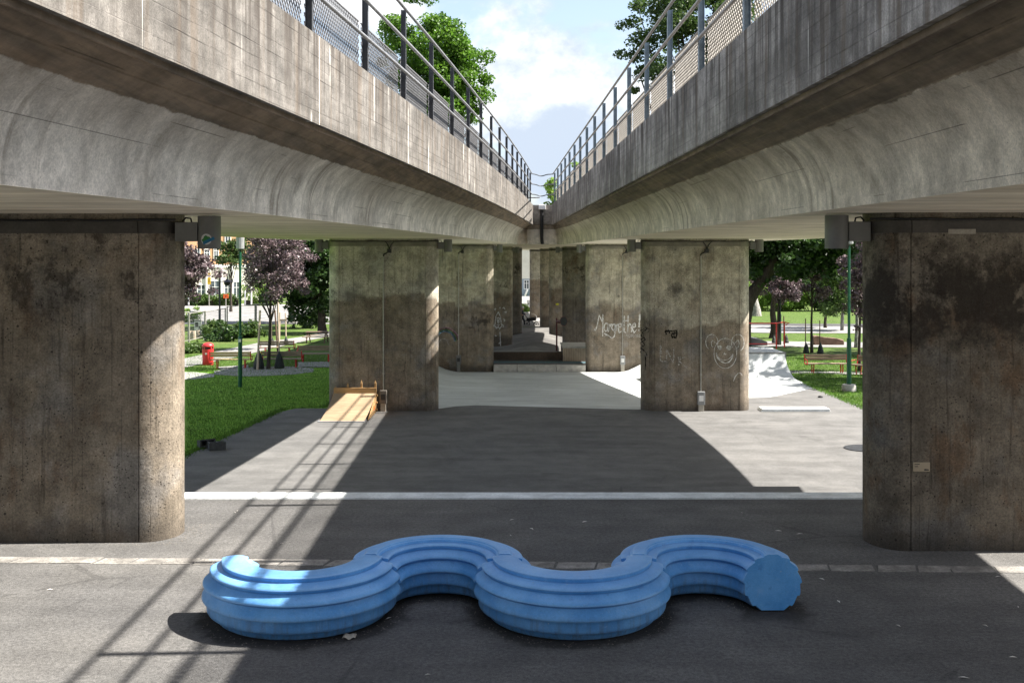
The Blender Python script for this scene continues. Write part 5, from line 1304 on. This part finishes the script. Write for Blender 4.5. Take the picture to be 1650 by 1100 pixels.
for k, (lab, px, py, rx, rz, m) in enumerate((('large bright bush beyond the right road beside the second right pier', 1232, 478, 2.6,1.7, m_lfB), ('bright bush behind the thin green lamp post', 1272, 488, 2.4,1.3, m_lfB), ('dark round bush on the lawn beyond the right road', 1318, 482, 2.4,2.0, m_lfD), ('pale bush below the light green tree', 1298, 470, 2.2,1.8, m_lfB), ('green bush half behind the green lamp post on the right', 1352, 480, 2.6,2.2, m_lfH), ('bush in the far right corner beside the near right pier', 1392, 476, 2.6,2.2, m_lfO))):
    shrub(lab, tz(px,py,d), (rx,1.6,rz), 40, 110, .7, m, .26, 50+k, 'bushes beyond the right road')
# large tree to the right of the lawn, its shade falls across the lawn and the quarter pipe
tree('oak_tree', 'broad leafy tree at the right edge of the right lawn', (23,47,-2.1), (23,47,9), .4, crown_clumps((22,46.5,8.5), (6.,6.5,4.6), 90, 120, 1.0, 81, shell=.25), m_lfO, m_bark, .3, 81, 12)
tree('oak_tree', 'second leafy tree further out beyond the right lawn', (28,64,-2.3), (28,64,9), .4, crown_clumps((27,64,8.8), (6.,6,4.4), 70, 120, 1.0, 82, shell=.25), m_lfO, m_bark, .32, 82, 12)
# unseen trees added behind the viewer to cut sky light on the piers
rg = np.random.default_rng(77); cl = [((rg.uniform(-55,55), rg.uniform(-62,-50), rg.uniform(-1,13)), (3.2,2.5,2.6), 42) for k in range(300)]
o = leaves('woods', m_lfD, None, cl, 1.5, 77, org=(0,-55,0)); tag(o, 'unseen row of trees added behind the viewer to block sky light', 'woods', kind='stuff')
# far woods behind everything
rg = np.random.default_rng(99); cl = []
for k in range(420):
    a = rg.uniform(-1.,1.); dd = rg.uniform(185,230); x = a*150
    if -24 < x < 26 : continue
    if x < -24: continue
    cl.append(((x, dd, rg.uniform(-3,7)), (3.2,3,2.6), 90))
o = leaves('woods', m_lfO, None, cl, .8, 99, org=(0,0,0)); tag(o, 'dark mass of far woods behind the right road', 'woods', kind='stuff')
d = 118.
for k, (lab, px, py, rx, rz, m) in enumerate((('dark tree closing the view behind the right lawn on the left', 1238, 430, 4.2,3.4, m_lfD), ('dark tree closing the view in the middle of the right lawn', 1300, 425, 4.2,3.4, m_lfO), ('dark tree closing the view next to the near right pier', 1375, 425, 4.4,3.6, m_lfD))):
    dd = 140.+k*4; tree('linden_tree', lab, (LX(px,dd),dd,-3), tz(px,py,dd), .3, crown_clumps(tz(px,py,dd), (rx,3,rz), 70, 120, 1.1, 70+k, shell=.3), m, m_bark, .34, 70+k, 6)
d = 120.
shrub('green shrub beside the white cabinet between the far piers', tz(845,500,d), (.75,.7,.7), 14, 70, .35, m_lfB, .16, 61)
# grass tufts on both lawns
rg = np.random.default_rng(5); mb = MB(); V = []; F = []
def inside(x, y):
    if x < 0: return x < float(np.interp(y, [18,26.8,35.1,35.5,37], [-8.7,-8.15,-7.4,-6.2,-6.0]))
    return x > 11.55
cnt = 0
while cnt < 60000:
    y = 24 + 38*rg.random()**1.25; x = LX(300 + 235*rg.random(), y) if rg.random() < .62 else LX(1262 + 140*rg.random(), y)
    if not inside(x, y): continue
    z = SIDE(y); h = rg.uniform(.03,.085); a = rg.uniform(0,6.283); w = .012; lx, ly = rg.normal(0,.025,2)
    o = len(V); V += [(x-w*math.cos(a), y-w*math.sin(a), z), (x+w*math.cos(a), y+w*math.sin(a), z), (x+lx, y+ly, z+h)]; F.append((o,o+1,o+2)); cnt += 1
for _ in range(9000):
    y = rg.uniform(20, 42); left = rg.random() < .55
    xe = float(np.interp(y, [18,26.8,35.1,35.5,37], [-8.6,-8.08,-7.3,-6.05,-5.9])) if left else 11.5-.012*(y-20)
    x = xe + rg.normal(0,.09)*(1) + (-.06 if left else .06); z = -1.57; h = rg.uniform(.03,.11); a = rg.uniform(0,6.283); w = .012; lx, ly = rg.normal(0,.03,2)
    o = len(V); V += [(x-w*math.cos(a), y-w*math.sin(a), z), (x+w*math.cos(a), y+w*math.sin(a), z), (x+lx, y+ly, z+h)]; F.append((o,o+1,o+2))
mb.v, mb.f = V, F
m_blade = leaf_mat('grass_blade', (.05,.125,.012), (.115,.215,.03), .4, .6)
tag(mb.build('grass', m_blade, fix=False), 'short green lawn grass on both sides of the skate floor', 'grass', kind='stuff')
# ------------------------------------------------------------------ person with a pram
d = 96.5; p = Vector((LX(841,d), d, LZ(525.5,d))); H = 1.72
t = thing('person', 'person in dark clothes and pale cap pushing a pram on the far road', 'person', tuple(p))
def skin(name, V, E, Rr, m, parent, root=0):
    me = bpy.data.meshes.new(name); o_ = parent['_o']
    me.from_pydata([(x+p.x-o_[0], y+p.y-o_[1], z+p.z-o_[2]) for x,y,z in V], E, [])
    o = bpy.data.objects.new(name, me); COL.objects.link(o); o.parent = parent; o['_o'] = list(o_)
    me.materials.append(m); s = o.modifiers.new('skin','SKIN'); me.skin_vertices.new() if not me.skin_vertices else None
    for i, r in enumerate(Rr): me.skin_vertices[0].data[i].radius = (r, r); me.skin_vertices[0].data[i].use_root = i == root
    s.use_smooth_shade = True; ss = o.modifiers.new('sub','SUBSURF'); ss.levels = 1; ss.render_levels = 2
    return o
# walking to the right (+x), arms forward to the pram handle
V = [(0,0,.92),(.01,0,1.12),(.03,0,1.34),(.05,0,1.46),(.07,0,1.56),(.08,0,1.68), (.02,-.17,1.40),(.10,-.20,1.16),(.34,-.18,1.06),(.42,-.17,1.05), (.02,.17,1.40),(.10,.20,1.16),(.34,.18,1.06),(.42,.17,1.05),
     (0,-.1,.86),(.20,-.1,.50),(.26,-.1,.09),(.40,-.1,.04), (0,.1,.86),(-.05,.1,.50),(-.36,.1,.14),(-.26,.1,.05)]
E = [(0,1),(1,2),(2,3),(3,4),(4,5),(2,6),(6,7),(7,8),(8,9),(2,10),(10,11),(11,12),(12,13),(0,14),(14,15),(15,16),(16,17),(0,18),(18,19),(19,20),(20,21)]
Rr = [.15,.145,.155,.06,.10,.085,.07,.055,.04,.035,.07,.055,.04,.035,.10,.075,.05,.04,.10,.075,.05,.04]
skin('body', V, E, Rr, m_skin, t)
skin('jacket', [(0,0,.86),(.01,0,1.12),(.03,0,1.38),(.03,-.18,1.40),(.11,-.21,1.16),(.32,-.19,1.07),(.03,.18,1.40),(.11,.21,1.16),(.32,.19,1.07)], [(0,1),(1,2),(2,3),(3,4),(4,5),(2,6),(6,7),(7,8)], [.18,.17,.175,.085,.07,.055,.085,.07,.055], m_cloth, t)
skin('trousers', [(0,0,.90),(0,-.1,.84),(.20,-.1,.50),(.26,-.1,.12),(0,.1,.84),(-.05,.1,.50),(-.35,.1,.17)], [(0,1),(1,2),(2,3),(0,4),(4,5),(5,6)], [.165,.115,.088,.062,.115,.088,.062], m_pants, t)
mb = MB(); mb.lathe([(.11,1.62),(.112,1.68),(.10,1.75),(.06,1.79),(.01,1.80)], 14, (p.x+.075,p.y,p.z)); mb.box(p.x+.12,p.x+.26,p.y-.07,p.y+.07,p.z+1.64,p.z+1.66); mb.build('cap', m_offw, t, smooth=50)
q = Vector((LX(851,d)+.1, d, p.z)); t = thing('pram', 'dark pram with a pale hood pushed along the far road', 'pram', tuple(q))
for x, r in ((-.22,.26),(.62,.2)):
    for y in (-.25,.25):
        mb = MB(); mb.tube([(q.x+x+r*math.cos(a), q.y+y, q.z+r+r*math.sin(a)) for a in np.linspace(0,2*math.pi,21)], .028, 6, caps=False); mb.tube([(q.x+x,q.y+y-.03,q.z+r),(q.x+x,q.y+y+.03,q.z+r)], .05, 8)
        for k in range(4): a = k*math.pi/4; mb.tube([(q.x+x-r*math.cos(a),q.y+y,q.z+r-r*math.sin(a)),(q.x+x+r*math.cos(a),q.y+y,q.z+r+r*math.sin(a))], .007, 4)
        mb.build('wheel', m_black, t)
mb = MB()
for y in (-.25,.25): mb.tube([(q.x-.45,q.y+y,q.z+1.05),(q.x-.15,q.y+y,q.z+.72),(q.x+.62,q.y+y,q.z+.2)], .02, 6); mb.tube([(q.x-.22,q.y+y,q.z+.26),(q.x+.3,q.y+y,q.z+.62)], .02, 6)
mb.tube([(q.x-.45,q.y-.25,q.z+1.05),(q.x-.45,q.y+.25,q.z+1.05)], .022, 6); mb.build('frame', m_lampD, t)
mb = MB(); mb.loft([[(q.x+x,q.y+y,q.z+z) for x,y,z in ((-.25,-w,zz),(.55,-w,zz+.05),(.62,0,zz+.06),(.55,w,zz+.05),(-.25,w,zz))] for w,zz in ((.16,.45),(.22,.55),(.24,.72))], close=True); mb.build('seat_tub', m_pants, t, bevel=.02)
mb = MB(); mb.loft([[(q.x+.3+.38*math.sin(a)*c_, q.y+yy, q.z+.72+.36*math.cos(a)) for a in np.linspace(-.3,1.7,9)] for yy,c_ in ((-.24,.9),(-.12,1.05),(0,1.1),(.12,1.05),(.24,.9))], caps=False); mb.build('hood', m_offw, t, smooth=60)
# ------------------------------------------------------------------ sky, sun, camera
EL, AZ = R(50.1), R(2.5)                                    # the sun stands to the right, a touch beyond
W = bpy.data.worlds.new('World'); SC.world = W; W.use_nodes = True
t = W.node_tree; t.nodes.clear()
def wn(typ, ins=None, **pr):
    n = t.nodes.new('ShaderNode'+typ)
    for k, v in pr.items(): setattr(n, k, v)
    for k, v in (ins or {}).items():
        if isinstance(v, bpy.types.NodeSocket): t.links.new(v, n.inputs[k])
        else: n.inputs[k].default_value = v
    return n
sky = wn('TexSky', sky_type='NISHITA'); sky.sun_disc = False; sky.sun_elevation = EL; sky.sun_rotation = R(90)-AZ; sky.air_density = 1.0; sky.dust_density = 1.6; sky.ozone_density = 1.2
tc = wn('TexCoord').outputs['Generated']
mp = wn('Mapping', {'Vector': tc, 'Scale': (1,1,1.5), 'Location': CLOC}).outputs[0]
n1 = wn('TexNoise', {'Vector': mp, 'Scale': 5.2, 'Detail': 9., 'Roughness': .56, 'Distortion': .25}).outputs[0]
n2 = wn('TexNoise', {'Vector': wn('Mapping', {'Vector': tc, 'Scale': (1,1,1.3), 'Location': (3.1,1.2,.7)}).outputs[0], 'Scale': 7., 'Detail': 7., 'Roughness': .6}).outputs[0]
zc_ = wn('SeparateXYZ', {0: tc}).outputs[2]
high = wn('MapRange', {'Value': zc_, 'From Min': .24, 'From Max': .62, 'To Min': 1., 'To Max': .30}, interpolation_type='SMOOTHSTEP').outputs[0]
cov0 = wn('MapRange', {'Value': n1, 'From Min': .40, 'From Max': .485}, interpolation_type='SMOOTHSTEP').outputs[0]
cov = wn('Math', {0: cov0, 1: high}, operation='MULTIPLY').outputs[0]
hz_ = wn('Math', {0: high, 1: .16}, operation='MULTIPLY').outputs[0]
shade = wn('MapRange', {'Value': n2, 'From Min': .40, 'From Max': .60}, interpolation_type='SMOOTHSTEP').outputs[0]
ccol = wn('Mix', {0: shade, 6: (*CSH,1), 7: (*CLT,1)}, data_type='RGBA').outputs[2]
skc = wn('Mix', {0: hz_, 6: sky.outputs[0], 7: (*CLT,1)}, data_type='RGBA').outputs[2]
col = wn('Mix', {0: cov, 6: skc, 7: ccol}, data_type='RGBA').outputs[2]
bg = wn('Background', {'Color': col, 'Strength': SKY}); o = wn('OutputWorld'); t.links.new(bg.outputs[0], o.inputs[0])
L = bpy.data.lights.new('sun', 'SUN'); L.energy = SUN; L.angle = R(.53); L.color = (1.,.945,.87)
so = bpy.data.objects.new('sun', L); COL.objects.link(so)
dv = Vector((math.cos(AZ)*math.cos(EL), math.sin(AZ)*math.cos(EL), math.sin(EL)))
so.rotation_euler = dv.to_track_quat('Z', 'Y').to_euler(); so.location = (60, 20, 70)
cam = bpy.data.cameras.new('camera'); co = bpy.data.objects.new('camera', cam); COL.objects.link(co)
co.location = (0,0,EYE); co.rotation_euler = (R(90),0,0)
cam.sensor_width = 36; cam.lens = 36*FOC/1650; cam.shift_y = -(550-HY)/1650; cam.clip_start = .1; cam.clip_end = 4000
SC.camera = co
SC.view_settings.view_transform = 'Standard'; SC.view_settings.look = 'None'; SC.view_settings.exposure = EXPO; SC.view_settings.gamma = 1
SC.render.engine = 'CYCLES'
try:
    SC.cycles.max_bounces = 8; SC.cycles.diffuse_bounces = 5; SC.cycles.transparent_max_bounces = 12
except Exception: pass
for o in SC.objects:
    for k in ('_o','_x'):
        if k in o: del o[k]
